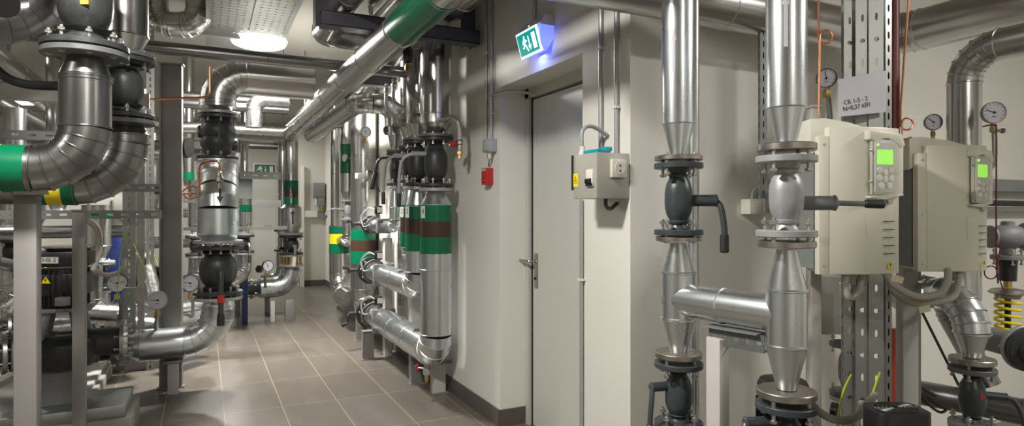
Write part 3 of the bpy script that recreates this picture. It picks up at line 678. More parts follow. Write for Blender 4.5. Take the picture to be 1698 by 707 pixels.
# perforated uprights carrying the drives
for k, (p0, dd, w_) in enumerate(((1409, 2.30, .040), (1430, 2.27, .046), (1453, 2.25, .050))):
    p = P(p0, 350, dd); perf_strut(('left perforated upright of the bundle behind the near drive', 'middle perforated upright of the bundle behind the near drive', 'wide right perforated upright of the bundle behind the near drive')[k], (p.x, p.y, 0), (p.x, p.y, ZC), w_, .034, -FWD-RT*.25, .080, ((.0085, .0085), (.0045, .015)), 'zinc_strut', ((.0045, .014),), .05)
p = P(1473, 350, 2.24); perf_strut('narrow slotted side rail at the right of the upright bundle', (p.x, p.y, 0), (p.x, p.y, ZC), .028, .03, -FWD+RT*.3, .048, ((.0045, .014),))
# sheet lettered CR 1-5 - 2
q = [P(1389, 132, 2.17), P(1469, 117, 2.21), P(1469, 186, 2.21), P(1390, 194, 2.17)]
t = thing('paper_sign', 'sheet of paper lettered CR 1-5 - 2 taped to the perforated uprights', 'sign', q[3])
nn = (q[1]-q[0]).cross(q[3]-q[0]).normalized(); nn = nn if nn.dot(FWD) < 0 else -nn
mb = MB(); mb.v = [p+nn*.0 for p in q]+[p+nn*.0008 for p in q]; mb.f = [[0, 1, 2, 3], [7, 6, 5, 4], [0, 4, 5, 1], [1, 5, 6, 2], [2, 6, 7, 3], [3, 7, 4, 0]]
sh = mb.build('sheet', 'paper', t, smooth=False)
up_ = (q[0]-q[3]).normalized()+V((0.0, 0, 0)); sdv = (q[1]-q[0]).normalized(); up_ = (up_-sdv*up_.dot(sdv)).normalized()
text(sh, 'CR 1-5 - 2', q[3].lerp(q[0], .34)+sdv*.072+nn*.0015, nn, .023, 'ink', up=up_)
text(sh, 'N=0,37 кВт', q[3].lerp(q[0], .17)+sdv*.076+nn*.0015, nn, .023, 'ink', up=up_)
# ---- pipework behind the drives
def E(py, px=1612, d=2.30): return P(px, py, d)
t = run('clad gored elbow coming down onto the flanged valve under the right drive', [P(1490, 492, 2.62), P(1612, 480, 2.30), E(553)], .058, .13, m='clad_galv', gap=2, base=E(600))
reducer(t, E(553), E(592), .057, .030, 'clad_galv'); flange(t, E(598), NV, .074, .020, 'steel')
v = ball_valve('dark flanged ball valve with a small red label under the right drive', E(708), E(609), .076, .043, .018, m='cast_grey', fm='flange_grey', bs=.0095, ph=.2)
e = E(655)+RT*.10-FWD*.03
lever(v, E(655)+RT*.03, e, [E(668)+RT*.135-FWD*.04, E(730)+RT*.17-FWD*.06], .009, gl=.5, sr=.014)
bd = MB().box(E(653)-FWD*.0425+RT*.004, (.012, .002, .020), Matrix((RT, FWD, NV)).transposed()).build('label', 'red', v, smooth=False)
p = E(708); t = run('clad stub pipe below the red labelled valve', [V((p.x, p.y, 0)), V((p.x, p.y, p.z-.03))], .04, m='clad_galv', gap=3); flange(t, V((p.x, p.y, p.z-.011)), NV, .075, .018, 'steel')
run('dull clad elbow dipping behind the bright gored elbow', [P(1500, 470, 3.05), P(1566, 478, 2.95), P(1572, 520, 2.95), P(1640, 640, 2.85)], .05, .10, m='clad_dull_shaded', gap=2)
p = P(1612, 470, 2.62)
run('low clad pipe lying near the floor under the right drive', [P(1518, 650, 2.9), P(1698, 684, 2.62), P(1850, 716, 2.42)], .055, .1, m='clad_dull_shaded', gap=.6)
# posts
px_, py_ = xy(1504, 2.5); post('grey steel post standing between the two drives', px_, py_, 0, Z(330, 2.5), .062, .05, 'post_light', rot=-TH)
px_, py_ = xy(1519, 2.56); post('narrow steel channel on the right side of the grey drive post', px_, py_, 0, Z(330, 2.56), .018, .04, 'post_paint', rot=-TH)
px_, py_ = xy(1349, 2.30); post('pale steel post left of the near drive', px_, py_, 0, Z(180, 2.30), .036, .05, 'post_light', rot=-TH)
px_, py_ = xy(1266, 2.75); strut('slotted strip on the wall behind the silver valve', (px_, py_, Z(330, 2.75)), (px_, py_, ZC), .03, .02, -FWD, .05, (.006, .026))
# copper capillaries with loops
def cap(label, px, d, y0, loop, y1, off=.0, m='copper', r=.0035, lr=.021):
    pts = [P(px, y0, d)]; lc = P(loop[0], loop[1], d); n = 26
    pts.append(lc+RT*(-lr)+V((0, 0, .06)))
    for k in range(n): g = PI+2*PI*k/n*1.0; pts.append(lc+RT*math.cos(g)*lr+V((0, 0, -math.sin(g)*-lr))-FWD*.008*k/n)
    pts += [lc-RT*lr-FWD*.008+V((0, 0, -.01)), lc-RT*lr*.8+V((0, 0, -.06)), P(px, y1, d)]
    t = MB().tube(pts, r, 10).build('copper_capillary', m); return tag(t, label, 'tube')
cap('copper capillary with a loop hanging beside the wide left riser and near gauge', 1357, 2.05, -60, (1368, 62), 190)
cap('copper capillary with a loop hanging between the two drives', 1511, 2.25, -60, (1503, 206), 228)
# red standpipe and plate
px_, py_ = xy(1481, 2.62); tag(MB().cyl((px_, py_, Z(240, 2.62)), (px_, py_, ZC), .024, 20).build('red_pipe', 'red_pipe'), 'dark red vertical pipe behind the perforated uprights', 'pipe')
px_, py_ = xy(1484, 2.75); tag(MB().box((px_, py_, Z(545, 2.75)/2), (.075, .012, Z(545, 2.75)), Matrix.Rotation(-TH, 3, 'Z')).build('orange_panel', 'orange_plate', bevel=.002), 'orange red metal plate low behind the uprights', 'panel')
px_, py_ = xy(1372, 2.75); t = thing('wall_cabinet', 'small grey cabinet with a dark edge below the near drive', 'cabinet', (px_, py_, Z(552, 2.75)))
MB().box((px_, py_, Z(505, 2.75)), (.13, .09, .25), Matrix.Rotation(-TH, 3, 'Z')).build('case', 'box_grey', t, bevel=.003)
q = V((px_, py_, Z(505, 2.75)))+RT*.085; MB().box(q, (.035, .10, .25), Matrix.Rotation(-TH, 3, 'Z')).build('side_panel', 'plate_grey', t, smooth=False)
px_, py_ = xy(1483, 2.9); tag(MB().box((px_, py_, Z(525, 2.9)), (.08, .03, .13), Matrix.Rotation(-TH, 3, 'Z')).build('switch_box', 'white_plastic', bevel=.003), 'small white box seen between uprights and drive post', 'box')
# flanged pipe behind the uprights
cx_, cy_ = xy(1404, 2.55)
t = run('clad pipe with flanges hidden behind the perforated uprights', [V((cx_, cy_, Z(470, 2.55))), V((cx_, cy_, Z(525, 2.55)))], .03, m='clad_galv', gap=3)
reducer(t, V((cx_, cy_, Z(525, 2.55))), V((cx_, cy_, Z(562, 2.55))), .03, .02, 'clad_galv')
ball_valve('grey ball valve mostly hidden behind the perforated uprights', (cx_, cy_, Z(655, 2.55)), (cx_, cy_, Z(568, 2.55)), .065, .032, .018, m='primer', bs=.008)
t = run('clad pipe below the hidden grey valve behind the uprights', [V((cx_, cy_, 0)), V((cx_, cy_, Z(655, 2.55)-.03))], .035, m='clad_galv', gap=3); flange(t, V((cx_, cy_, Z(655, 2.55)-.011)), NV, .065, .018, 'steel')
# gauges on the right
gauge('dial gauge with black case above the near drive hood', P(1371, 130, 2.35), -FWD*.75-RT*.66, .036, needle=100, stem=[P(1376, 190, 2.36), P(1376, 205, 2.36)], sr=.010, case='black_case')
gauge('dark dial gauge seen behind the far drive hood', P(1547, 203, 2.62), -FWD*.95-RT*.2, .034, needle=140, stem=[P(1547, 232, 2.62), P(1550, 262, 2.62), P(1576, 268, 2.58)], sr=.007)
gauge('white dial gauge right of the clad riser', P(1647, 187, 2.4), -FWD*.97-RT*.15, .042, needle=160, stem=[P(1649, 225, 2.4), P(1649, 262, 2.4), P(1642, 280, 2.42), P(1626, 290, 2.5)], sr=.009, case='steel', sm='conduit')
p = P(1649, 217, 2.38); tt = thing('gauge_tap', 'small needle tap with round knob below the white dial gauge', 'tap', p)
MB().cyl(p-RT*.012, p+RT*.028-V((0, 0, .0)), .006, 10).build('spindle', 'steel', tt); MB().cyl(p+RT*.028, p+RT*.036, .010, 14).build('knob', 'steel', tt)
tube_thing('capillary', 'thin dark red capillary running down beside the white dial gauge', 'tube', [P(1630, 210, 2.3), P(1650, 208, 2.3), P(1652, 230, 2.3), P(1652, 420, 2.3), P(1655, 470, 2.35)], .0028, 'red_pipe')
# things on the back wall, far right
def bx(px0, py0, px1, py1, d0, d1, r, m, name, label, cat='pipe', n=16):
    return tag(MB().cyl(P(px0, py0, d0), P(px1, py1, d1), r, n).build(name, m), label, cat)
a = atY(1560, 300, 2.18); b = atY(1698, 318, 2.18)
tag(MB().bar((a.x, 2.2, Z(308, dY(1660, 2.2))), (5.3, 2.2, Z(308, dY(1660, 2.2))), .06, .075).build('wall_rail', 'plate_grey', smooth=False), 'dark grey horizontal rail on the back wall behind the gauge', 'rail')
tag(MB().bar((a.x, 2.2, Z(347, dY(1660, 2.2))), (5.3, 2.2, Z(347, dY(1660, 2.2))), .05, .03).build('cable_rail', 'plate_grey', smooth=False), 'thin lower rail on the back wall beside the right drive', 'rail')
for k in range(3):
    zz = Z(347, dY(1660, 2.2))+.02+k*.012; tube_thing('cable', f'black cable lying on the thin lower wall rail, {("back", "middle", "front")[k]} of three', 'cable', [(a.x, 2.17-.012*k, zz), (4.0, 2.165-.012*k, zz+.006), (5.3, 2.17-.012*k, zz)], .006, 'wire_black', n=8, group='cables on the lower wall rail')
# pressure regulator, right edge
rx, ry = xy(1671, 2.75)
def Rg(py): return V((rx, ry, Z(py, 2.75)))
t = thing('pressure_regulator', 'grey cast pressure regulator with a yellow spring at the right edge', 'regulator', Rg(560))
MB().lathe(Rg(393)-RT*.07, RT, [(0, .03), (.02, .045), (.05, .055), (.09, .055), (.12, .045), (.14, .035)], 24).build('valve_body', 'primer', t)
MB().lathe(Rg(393), NV, [(0, .03), (.035, .03), (.045, .026), (.065, .026), (.07, .018)], 20).build('top_boss', 'primer', t)
MB().lathe(Rg(393)-RT*.09, RT, [(0, .03), (.01, .05), (.018, .05), (.02, .03)], 24).build('flange', 'primer', t)
flange(t, Rg(393)+RT*.085, RT, .062, .02, 'primer', 0)
MB().cyl(Rg(393), Rg(422), .028, 20).build('bonnet_neck', 'primer', t); flange(t, Rg(427), NV, .064, .02, 'primer', 4, .008)
MB().cyl(Rg(432), Rg(466), .036, 24, r2=.032).build('diaphragm_case', 'black_case', t); MB().lathe(Rg(466), -NV, [(0, .018), (.028, .018)], 6).build('nut', 'brass', t)
MB().lathe(Rg(478), -NV, [(0, .03), (.006, .06), (.016, .072), (.022, .072), (.03, .05), (.045, .045)], 28).build('spring_seat', 'steel', t)
MB().cyl(Rg(485), Rg(560), .012, 12).build('spindle', 'black_case', t)
sp = []
for k in range(100): g = 2*PI*k/20; sp.append(Rg(493)+V((math.cos(g)*.045, math.sin(g)*.045, -k/100*.15)))
MB().tube(sp, .0062, 8).build('spring', 'yellow_spring', t); MB().lathe(Rg(553), -NV, [(0, .03), (.004, .055), (.02, .055), (.03, .03)], 24).build('lower_seat', 'steel', t)
t = thing('flanged_pipe', 'dark primer grey pipe with a broad flange at the right edge', 'pipe', P(1650, 570, 2.5))
a = P(1640, 562, 2.62); b = P(1700, 578, 2.42); dr_ = (b-a).normalized()
MB().cyl(a, b, .05, 28).build('pipe_section', 'primer', t); flange(t, b, dr_, .088, .022, 'silver_paint', 8, .008, ph=0); MB().cyl(b+dr_*.011, b+dr_*.02, .075, 28).build('gasket', 'rubber', t)
MB().cyl(b+dr_*.02, b+dr_*.2, .05, 28).build('pipe_section', 'primer', t); flange(t, b+dr_*.032, dr_, .088, .022, 'cast_black', 0)
lp = []; c = P(1643, 452, 2.5)
for k in range(25): g = 2*PI*k/24; lp.append(c+RT*math.cos(g)*.026+NV*math.sin(g)*.026)
tag(MB().tube([P(1660, 405, 2.5)]+[c+RT*.026+NV*.03]+lp+[P(1663, 480, 2.5)], .0028, 8).build('capillary_coil', 'red_pipe'), 'looped dark capillary hanging left of the regulator', 'tube')
# pump motor with fan grille, bottom right
c = P(1486, 706, 1.78); R = Matrix((RT, FWD, NV)).transposed()
t = thing('motor_terminal_box', 'black rounded motor top with a ribbed round grille at the bottom edge', 'motor', (c.x, c.y, 0))
mb = MB(); o_ = c-NV*.02; poly = []
for k in range(28):
    g = 2*PI*k/28; cx_ = abs(math.cos(g))**.55*(1 if math.cos(g) > 0 else -1); sy_ = abs(math.sin(g))**.55*(1 if math.sin(g) > 0 else -1); poly.append((cx_*.078, sy_*.062))
zt2 = Z(677, 1.78)
mb.prism(poly, NV, zt2-.62, RT, FWD, (c.x, c.y, .62)); mb.build('housing', 'black_case', t, bevel=.004)
for k in range(5): rr = .016+.011*k; MB().tube([V((c.x, c.y, zt2+.001))+RT*math.cos(2*PI*j/36)*rr+FWD*math.sin(2*PI*j/36)*rr*.8 for j in range(36)], .0028, 6, closed=True).build('grille_ring', 'black_case', t)
MB().lathe((c.x, c.y, 0), NV, [(0, .09), (.03, .09), (.03, .055), (.5, .055), (.5, .07), (.62, .07)], 28).build('pump_column', 'primer', t)
q = V((c.x, c.y, 0))-FWD*.06+RT*.02; MB().cyl(q+NV*(zt2-.04), q+NV*(zt2-.04)-FWD*.004, .004, 8).build('screw', 'bolt_zinc', t)
# pump wheel left of the uprights bottom
c = P(1383, 684, 2.2); t = tag(MB().lathe(c-RT*.012, RT*.8-FWD*.6, [(0, .025), (.003, .036), (.022, .036), (.026, .026)], 28).build('hand_wheel', 'black_case'), 'black round knob low between left post and uprights', 'knob')
# ribbed flexible conduits
def flex(label, pts, r=.0125, m='flex', group=None):
    sp = smooth_pts(pts, 14); L = sum((sp[i+1]-sp[i]).length for i in range(len(sp)-1)); n = max(20, int(L/.0042)); out = []; acc = [0]
    for i in range(len(sp)-1): acc.append(acc[-1]+(sp[i+1]-sp[i]).length)
    j = 0
    for k in range(n+1):
        s = L*k/n
        while j < len(sp)-2 and acc[j+1] < s: j += 1
        f = (s-acc[j])/max(1e-9, acc[j+1]-acc[j]); out.append(sp[j].lerp(sp[j+1], f))
    return tag(MB().tube(out, r, 12, rf=lambda i: r*(1.0 if i % 2 else .80)).build('flexible_conduit', m, sharp=60), label, 'conduit', group)
flex('ribbed conduit hanging in a short loop below the near drive', [P(1404, 450, 2.06), P(1401, 475, 2.05), P(1409, 494, 2.05), P(1424, 482, 2.07), P(1430, 450, 2.1)])
flex('second ribbed conduit dropping beside the short loop under the near drive', [P(1413, 450, 2.1), P(1416, 470, 2.1), P(1428, 480, 2.14), P(1436, 450, 2.18)])
flex('upper ribbed conduit sweeping from the near drive to the right drive', [P(1466, 452, 2.06), P(1485, 475, 2.05), P(1520, 492, 2.08), P(1556, 488, 2.14), P(1570, 470, 2.2), P(1572, 448, 2.26)], .0125)
flex('lower ribbed conduit sweeping under the upper one to the right drive', [P(1472, 452, 2.12), P(1483, 484, 2.12), P(1515, 503, 2.15), P(1560, 500, 2.2), P(1584, 488, 2.26), P(1592, 448, 2.3)], .0125)
flex('ribbed conduit curving along the bottom edge to the uprights', [P(1345, 672, 2.0), P(1372, 692, 1.95), P(1402, 698, 1.95), P(1424, 688, 2.0), P(1430, 670, 2.05)], .0135)
flex('ribbed conduit rising at the foot of the uprights beside the motor', [P(1452, 655, 2.0), P(1436, 675, 1.95), P(1438, 700, 1.92), P(1442, 740, 1.92)], .0125)
def wire2(label, pts):
    t = thing('earth_wire', label, 'wire', pts[-1]); sp = smooth_pts(pts, 6); MB().tube(sp, .0030, 8).build('sheath', 'wire_yellow', t)
    st = [p-FWD*.0016+RT*.0012 for p in sp]; MB().tube(st, .0020, 6).build('stripe', 'wire_green', t)
wire2('green and yellow earth wire left of the upright bundle', [P(1411, 622, 2.2), P(1398, 650, 2.1), P(1390, 690, 2.02), P(1388, 730, 2.0)])
wire2('green and yellow earth wire from the upright to the black motor', [P(1459, 618, 2.12), P(1448, 650, 2.02), P(1436, 690, 1.95), P(1430, 730, 1.93)])
for k, (a, b) in enumerate((((1520, 500), (1590, 640)), ((1522, 640), (1600, 640)), ((1522, 655), (1585, 655)))):
    p = P(a[0], a[1], 2.8); q = P(b[0], b[1], 2.8); m_ = (p+q)/2-NV*(.04+.02*k)
    tube_thing('cable', ('black cable sagging down the wall below the right drive', 'black cable lying over the low clad pipe', 'black cable behind the low clad pipe')[k], 'cable', [p, m_+RT*.02, q], .006, 'wire_black', n=8)
# manufacturer tags hanging on the conduits
for k, (px, py, dd, m_) in enumerate(((1488, 463, 2.0, 'tag'), (1533, 513, 2.08, 'tag'))):
    c = P(px, py, dd); R2 = R @ Matrix.Rotation((.3, -.2)[k], 3, 'Y')
    t = MB().box(c, (.038, .002, .022), R2).build('cable_tag', m_, smooth=False); tag(t, ('round cornered paper tag on the conduits right under the near drive', 'paper tag hanging lower between the drives')[k], 'tag')
# small things behind the silver valve: pale socket box with conduit and tags
c = atY(1247, 343, YB-.03); t = thing('socket_box', 'pale plastic socket box on the wall left of the silver valve', 'socket box', c)
MB().box(c, (.09, .06, .075)).build('case', 'white_plastic', t, bevel=.006); MB().box(c+V((.065, -.01, .02)), (.04, .05, .10)).build('plug', 'grey_plastic', t, bevel=.004)
flex('short grey ribbed conduit entering the pale socket box', [c+NV*.03, c+NV*.08+RT*.01, c+NV*.10+RT*.06, c+NV*.13+RT*.085], .010, 'grey_plastic')
# ================================================================ pipe cluster along the right wall
XC = 1.50
def yd(d, X=XC): return (d-X*sn)/cs
CL = []
def cl_col(i, d, X, r, zrun, yfar, lab, pxc, upper=None):
    y = yd(d, X); return y
cols = [  # d, X, r, height of the low run, name
    (4.50, 1.50, .113, .355, 'nearest'), (4.88, 1.50, .098, .784, 'second nearest'), (5.20, 1.54, .080, .99, 'third nearest'), (5.47, 1.50, .048, 1.24, 'farthest and smallest')]
yfl = yd(6.43, 1.50)         # where the branch flanges sit
def zc_(py, d): return Z(py, d)
def dialth(label, c, look, r=.035, stem=.08):
    c = V(c); look = V(look).normalized(); t = thing('thermometer', label, 'thermometer', c)
    MB().lathe(c-look*.012, look, [(0, r*.8), (.004, r), (.014, r), (.014, r*.92), (.011, r*.9)], 24, cap=(True, False)).build('case', 'steel', t)
    MB().lathe(c, look, [(0, r*.9), (.001, r*.9)], 20).build('dial_face', 'dial', t)
    MB().cyl(c-look*.012, c-look*stem, .010, 12).build('pocket', 'primer', t); return t
for i, (d, X, r, zr, nm) in enumerate(cols):
    y = yd(d, X); C = lambda py: V((X, y, Z(py, d)))
    # py of the landmarks per column: upper cladding bottom, cone end, upper flange, valve, lower flange, cone end
    lm = [(205, 226, 310, 340), (206, 232, 308, 342), (213, 244, 303, 345), (225, 251, 308, 345)][i]
    Rf = [.125, .115, .095, .072][i]; tf = .022
    ru = [.113, .09, .08, .06][i]
    t = run(f'{nm} upper clad pipe of the valve row on the right wall', [V((X, y, 2.66 if i < 3 else 2.11)), C(lm[0])], ru, m='clad', gap=.8, base=C(lm[0]), name='insulated_riser')
    reducer(t, C(lm[0]), C(lm[1]), ru, ru*.5, 'clad'); flange(t, C(lm[1]), NV, Rf, tf, 'flange_grey')
    seam(s_ := MB(), C(lm[0]-15), NV, ru, 32); s_.build('seam_ring', 'clad', t)
    p1 = C(lm[1])-NV*(tf*.5+.004); p0 = C(lm[2])
    v = ball_valve(f'{nm} black flanged valve in the row on the right wall', p0, p1, Rf, [.085, .078, .062, .045][i], tf, m='cast_black', nb=8, bs=.0105, ph=.3, body=(.48, .36), bm='bolt_zinc')
    if i in (0, 1, 2):   # levers reaching out towards the aisle
        s0 = (p0+p1)/2+NV*.06; e = s0+V((-.17, .02, 0)); 
        if i < 2: lever(v, s0+V((-.05, 0, 0)), e, [e+V((-.07, .03, -.06)), e+V((-.09, .03, -.26)), e+V((-.09, .03, -.38))], .012, m='conduit', gl=.8, gr=.015, sr=.018)
        else: lever(v, s0+V((-.05, 0, 0)), e, [e+V((-.09, .02, -.03)), e+V((-.14, .03, -.26))], .012, m='cast_black', gl=.6, sr=.016)
    # lower part with colour bands
    lt_ = lm[2]; q0 = C(lt_)-NV*.028
    z_end = zr; pts = [C(lm[3]), V((X, y, z_end)), V((X, yfl-.72, z_end))] if i != 2 else [C(lm[3]), V((X, y, z_end)), V((XW+.05, y, z_end))]
    t = run(f'{nm} lower clad pipe of the valve row turning into its low run' if i != 2 else 'third lower clad pipe of the valve row turning into the wall', pts, r, r*1.25 if i != 2 else r*1.1, m='clad_galv', gap=.38 if i != 2 else 5, gores=4, base=(X, y, z_end))
    reducer(t, C(lm[3]), q0, r, r*.52, 'clad_galv'); flange(t, q0+NV*.006, NV, Rf, tf, 'silver_paint')
    if i < 3:
        b_ = [(340, 367, 393, 420), (340, 363, 388, 416), (340, 362, 385, 411)][i]
        band(t, C(b_[0]), C(b_[1]), r, 'green_tape'); band(t, C(b_[1]), C(b_[2]), r, 'brown_tape', lab='dark brown band'); band(t, C(b_[2]), C(b_[3]), r, 'green_tape')
        lk = V((-.55, -.84, 0)).normalized(); sdv = V((0, 0, 1)).cross(lk); c = C(350)+lk*(r+.004)+sdv*(-.0)-sdv*r*.62-lk*r*.22
        lk2 = (c-C(350)); lk2.z = 0; lk2.normalize(); Rr = Matrix((V((0, 0, 1)).cross(lk2), NV, lk2)).transposed()
        nt_ = MB().box(C(352)+lk2*(r+.0035), (.045, .085, .002), Rr).build('number_label', 'sign_white', t, smooth=False)
        text(nt_, ('4', '3', '2')[i], C(351)+lk2*(r+.0048), lk2, .055, 'ink')
    if i != 2:
        # flow meter, insulated body, lug valve and cap flange at the manifold
        ax_ = V((0, 1, 0)); b0 = V((X, yfl-.72, zr)); hgt = ('bottom', 'middle', '', 'top')[i]; rr = [.105, .095, 0, .065][i]
        fm_ = thing('flow_meter', f'flow meter with display box and looped cables on the {hgt} run', 'meter', b0)
        MB().box(b0+V((0, .03, 0)), (rr*2.05, .06, rr*2.1)).build('body', 'primer', fm_, bevel=.01)
        MB().lathe(b0+V((0, .06, 0)), ax_, [(0, rr*.98), (.07, rr*.98), (.09, rr*.72), (.16, rr*.72), (.18, rr*.95), (.23, rr*.95)], 32).build('foil_sleeve', 'foil', fm_)
        for s in (.10, .13): seam(s_ := MB(), b0+V((0, s, 0)), ax_, rr*.74, 28); s_.build('clamp_ring', 'steel', fm_)
        bx_ = b0+V((-.03, .10, rr+.085)); MB().cyl(b0+V((-.02, .10, rr*.6)), bx_, .012, 10).build('neck', 'steel', fm_)
        cs_ = MB().box(bx_, (.07, .12, .075), Matrix.Rotation(-.25, 3, 'Z')).build('display_box', 'black_case', fm_, bevel=.004)
        MB().box(bx_+V((-.002, -.062, 0)), (.05, .003, .05), Matrix.Rotation(-.25, 3, 'Z')).build('display', 'sign_white', cs_, smooth=False)
        for k in (0, 1):
            MB().tube(smooth_pts([bx_+V((-.02, .06, 0)), bx_+V((-.06, .14, .01+.01*k)), bx_+V((-.10, .24+.03*k, -.06)), bx_+V((-.09, .22, -.16)), bx_+V((-.04, .16, -.14))], 6), .006, 8).build('cable', 'conduit', fm_)
        vv = thing('lug_valve', f'black lug valve with short lever at the manifold end of the {hgt} run', 'valve', (X, yfl, zr))
        y1 = yfl-.36
        MB().lathe((X, y1, zr), ax_, [(0, rr*.95), (.03, rr*.95), (.05, rr*.6), (.13, rr*.6)], 28).build('body', 'silver_paint', vv)
        flange(vv, (X, y1+.02, zr), ax_, rr*1.25, .022, 'flange_grey', 0)
        flange(vv, (X, yfl-.19, zr), ax_, rr*1.42, .03, 'cast_black', 8, .011, ph=.2); MB().lathe((X, y1+.05, zr), ax_, [(0, rr*.9), (.12, rr*.9)], 28).build('collar', 'foil', vv)
        s0 = V((X-rr*1.1, yfl-.19, zr+.01)); e = s0+V((-.09, .01, .0)); lever(vv, s0, e, [e+V((-.02, -.01, -.02)), e+V((-.03, -.01, -.09 if i == 0 else .02)), e+V((-.08, -.03, -.11 if i == 0 else .03))], .011, m='cast_black', sr=.016, gl=.4)
        st = MB().cyl((X, yfl-.175, zr), (X+.02, yfl+.16, zr), rr*.8, 28); st.build('branch_stub', 'clad', vv)
        arr = V((X, y+.35, zr+r+.002)); a_ = MB().prism([(-.012, -.05), (.012, -.05), (.012, .0), (.028, .0), (0, .05), (-.028, 0), (-.012, 0)], NV, .002, V((.94, 0, .34)), V((0, 1, 0)), arr-V((.035, .0, .006))).build('flow_arrow', 'brown_tape', t, smooth=False)
for i, (px, d, y0) in enumerate(((690, 4.78, 190), (667, 5.02, 200), (655, 5.25, 212), (640, 5.5, 217))):
    p = P(px, y0, d); dialth(('nearest round thermometer on the upper pipes by the right wall', 'second round thermometer on the upper pipes by the right wall', 'third round thermometer on the upper pipes by the right wall', 'farthest round thermometer on the upper pipes by the right wall')[i], p, (-.6, .8, 0), (.058, .052, .046, .04)[i], .13)
# siphons and gauge
gauge('dial gauge high on the siphon in front of the upper clad pipes', P(676, 90, 4.62), (-.85, .52, 0), .068, needle=60, stem=[P(677, 118, 4.64), P(678, 148, 4.64), P(686, 164, 4.6), P(702, 169, 4.55)], sr=.016, sm='conduit')
for k, (a, b, c, e) in enumerate((((653, 138), (653, 165), (662, 175), (677, 181)), ((641, 146), (641, 175), (648, 188), (662, 194)))):
    d_ = 4.95+.25*k; t = thing('siphon_tube', ('bent siphon tube with tap, right of two under the dark bracket', 'bent siphon tube with tap, left of two under the dark bracket')[k], 'tube', P(*e, d_))
    MB().tube(smooth_pts([P(*q, d_) for q in (a, b, c, e)], 6), .015, 12).build('tube', 'conduit', t); MB().lathe(P(a[0], a[1]+8, d_), NV, [(0, .014), (.01, .024), (.03, .024), (.04, .014), (.06, .02), (.075, .012)], 8).build('tap', 'steel', t)
# drain leg on the right of the nearest riser
t = thing('drain_tap', 'small air pipe with red handled tap and brass tip by the wall', 'tap', P(760, 262, 4.2))
MB().tube(smooth_pts([P(726, 198, 4.45), P(738, 198, 4.36), P(748, 195, 4.3), P(758, 201, 4.25), P(762, 215, 4.25), P(762, 232, 4.25)], 6), .017, 12).build('tube', 'conduit', t)
q = P(762, 232, 4.25); MB().lathe(q, -NV, [(0, .018), (.01, .026), (.03, .026), (.04, .020), (.07, .022), (.08, .02)], 8).build('tap_body', 'steel', t); MB().lathe(q-NV*.08, -NV, [(0, .022), (.02, .022), (.025, .014), (.05, .014)], 6).build('brass_tip', 'brass', t)
MB().lathe(q-NV*.03-RT*.06, RT, [(0, .018), (.01, .026), (.03, .022), (.04, .008), (.06, .008)], 12).build('red_knob', 'red', t)
t = thing('drain_tap', 'red handled drain tap under the bottom run by the wall', 'tap', P(705, 630, 4.6))
q = P(708, 612, 4.62); MB().lathe(q+NV*.06, -NV, [(0, .02), (.05, .02), (.055, .03), (.10, .03), (.11, .02)], 10).build('tap_body', 'silver_paint', t); MB().lathe(q-NV*.05, -NV, [(0, .018), (.03, .018), (.035, .012), (.05, .012)], 6).build('brass_tip', 'brass', t)
MB().cyl(q, q-RT*.07+NV*.01, .006, 8).build('spindle', 'steel', t)
hw = MB(); hc = q-RT*.075+NV*.01
for k in range(4): g = PI/2*k+.4; hw.bar(hc, hc+V((0, .03*math.cos(g), .03*math.sin(g))), .012, .01)
hw.build('red_handle', 'red', t)
# manifold riser with three branches
rx_, ry_ = 1.55, yd(6.74, 1.55)
Zr = lambda py: Z(py, 6.74)
t = run('fat clad manifold riser with green and brown bands by the right wall', [V((rx_, ry_, Zr(150))), V((rx_, ry_, Zr(478)))], .140, m='clad', gap=.62, base=(rx_, ry_, .3), n=40)
MB().lathe((rx_, ry_, Zr(150)), NV, [(0, .138), (.02, .13), (.05, .1), (.06, .03)], 40).build('domed_end', 'clad', t)
reducer(t, (rx_, ry_, Zr(478)), (rx_, ry_, Zr(498)), .138, .115, 'clad')
run('', [V((rx_, ry_, Zr(498))), V((rx_, ry_, .33)), V((rx_, yfl-.0, .33))], .112, .15, m='clad', root=t, gap=3)
for (a, b, m_) in ((380, 398, 'green_tape'), (398, 416, 'brown_tape'), (416, 436, 'green_tape')): band(t, (rx_, ry_, Zr(a)), (rx_, ry_, Zr(b)), .138, m_, n=40)
gauge('dial gauge on the front of the fat manifold riser', P(607, 219, 6.2), (-.45, -.89, 0), .052, needle=150, stem=[P(609, 235, 6.2), P(609, 262, 6.22), P(606, 272, 6.3)], sr=.015, sm='conduit')
t = thing('thermometer', 'straight tube thermometer in a metal sleeve on the fat riser', 'thermometer', P(610, 340, 6.2)); MB().tube(smooth_pts([P(610, 282, 6.2), P(610, 318, 6.2), P(610, 335, 6.2), P(605, 343, 6.32)], 5), .014, 12).build('sleeve', 'conduit', t); MB().lathe(P(610, 300, 6.2), NV, [(0, .02), (.02, .026), (.08, .026), (.10, .016)], 12).build('collar', 'steel', t)
tube_thing('cable', 'dark cable hanging off the tube thermometer on the fat riser', 'cable', [P(610, 283, 6.18), P(617, 287, 6.18), P(621, 305, 6.2), P(630, 318, 6.2)], .008, 'rubber')
c = P(597, 292, 6.28); tag(MB().box(c, (.09, .05, .055), Matrix.Rotation(.4, 3, 'Z')).build('sensor_box', 'white_plastic', bevel=.006), 'beige sensor head on the front of the fat riser', 'sensor')
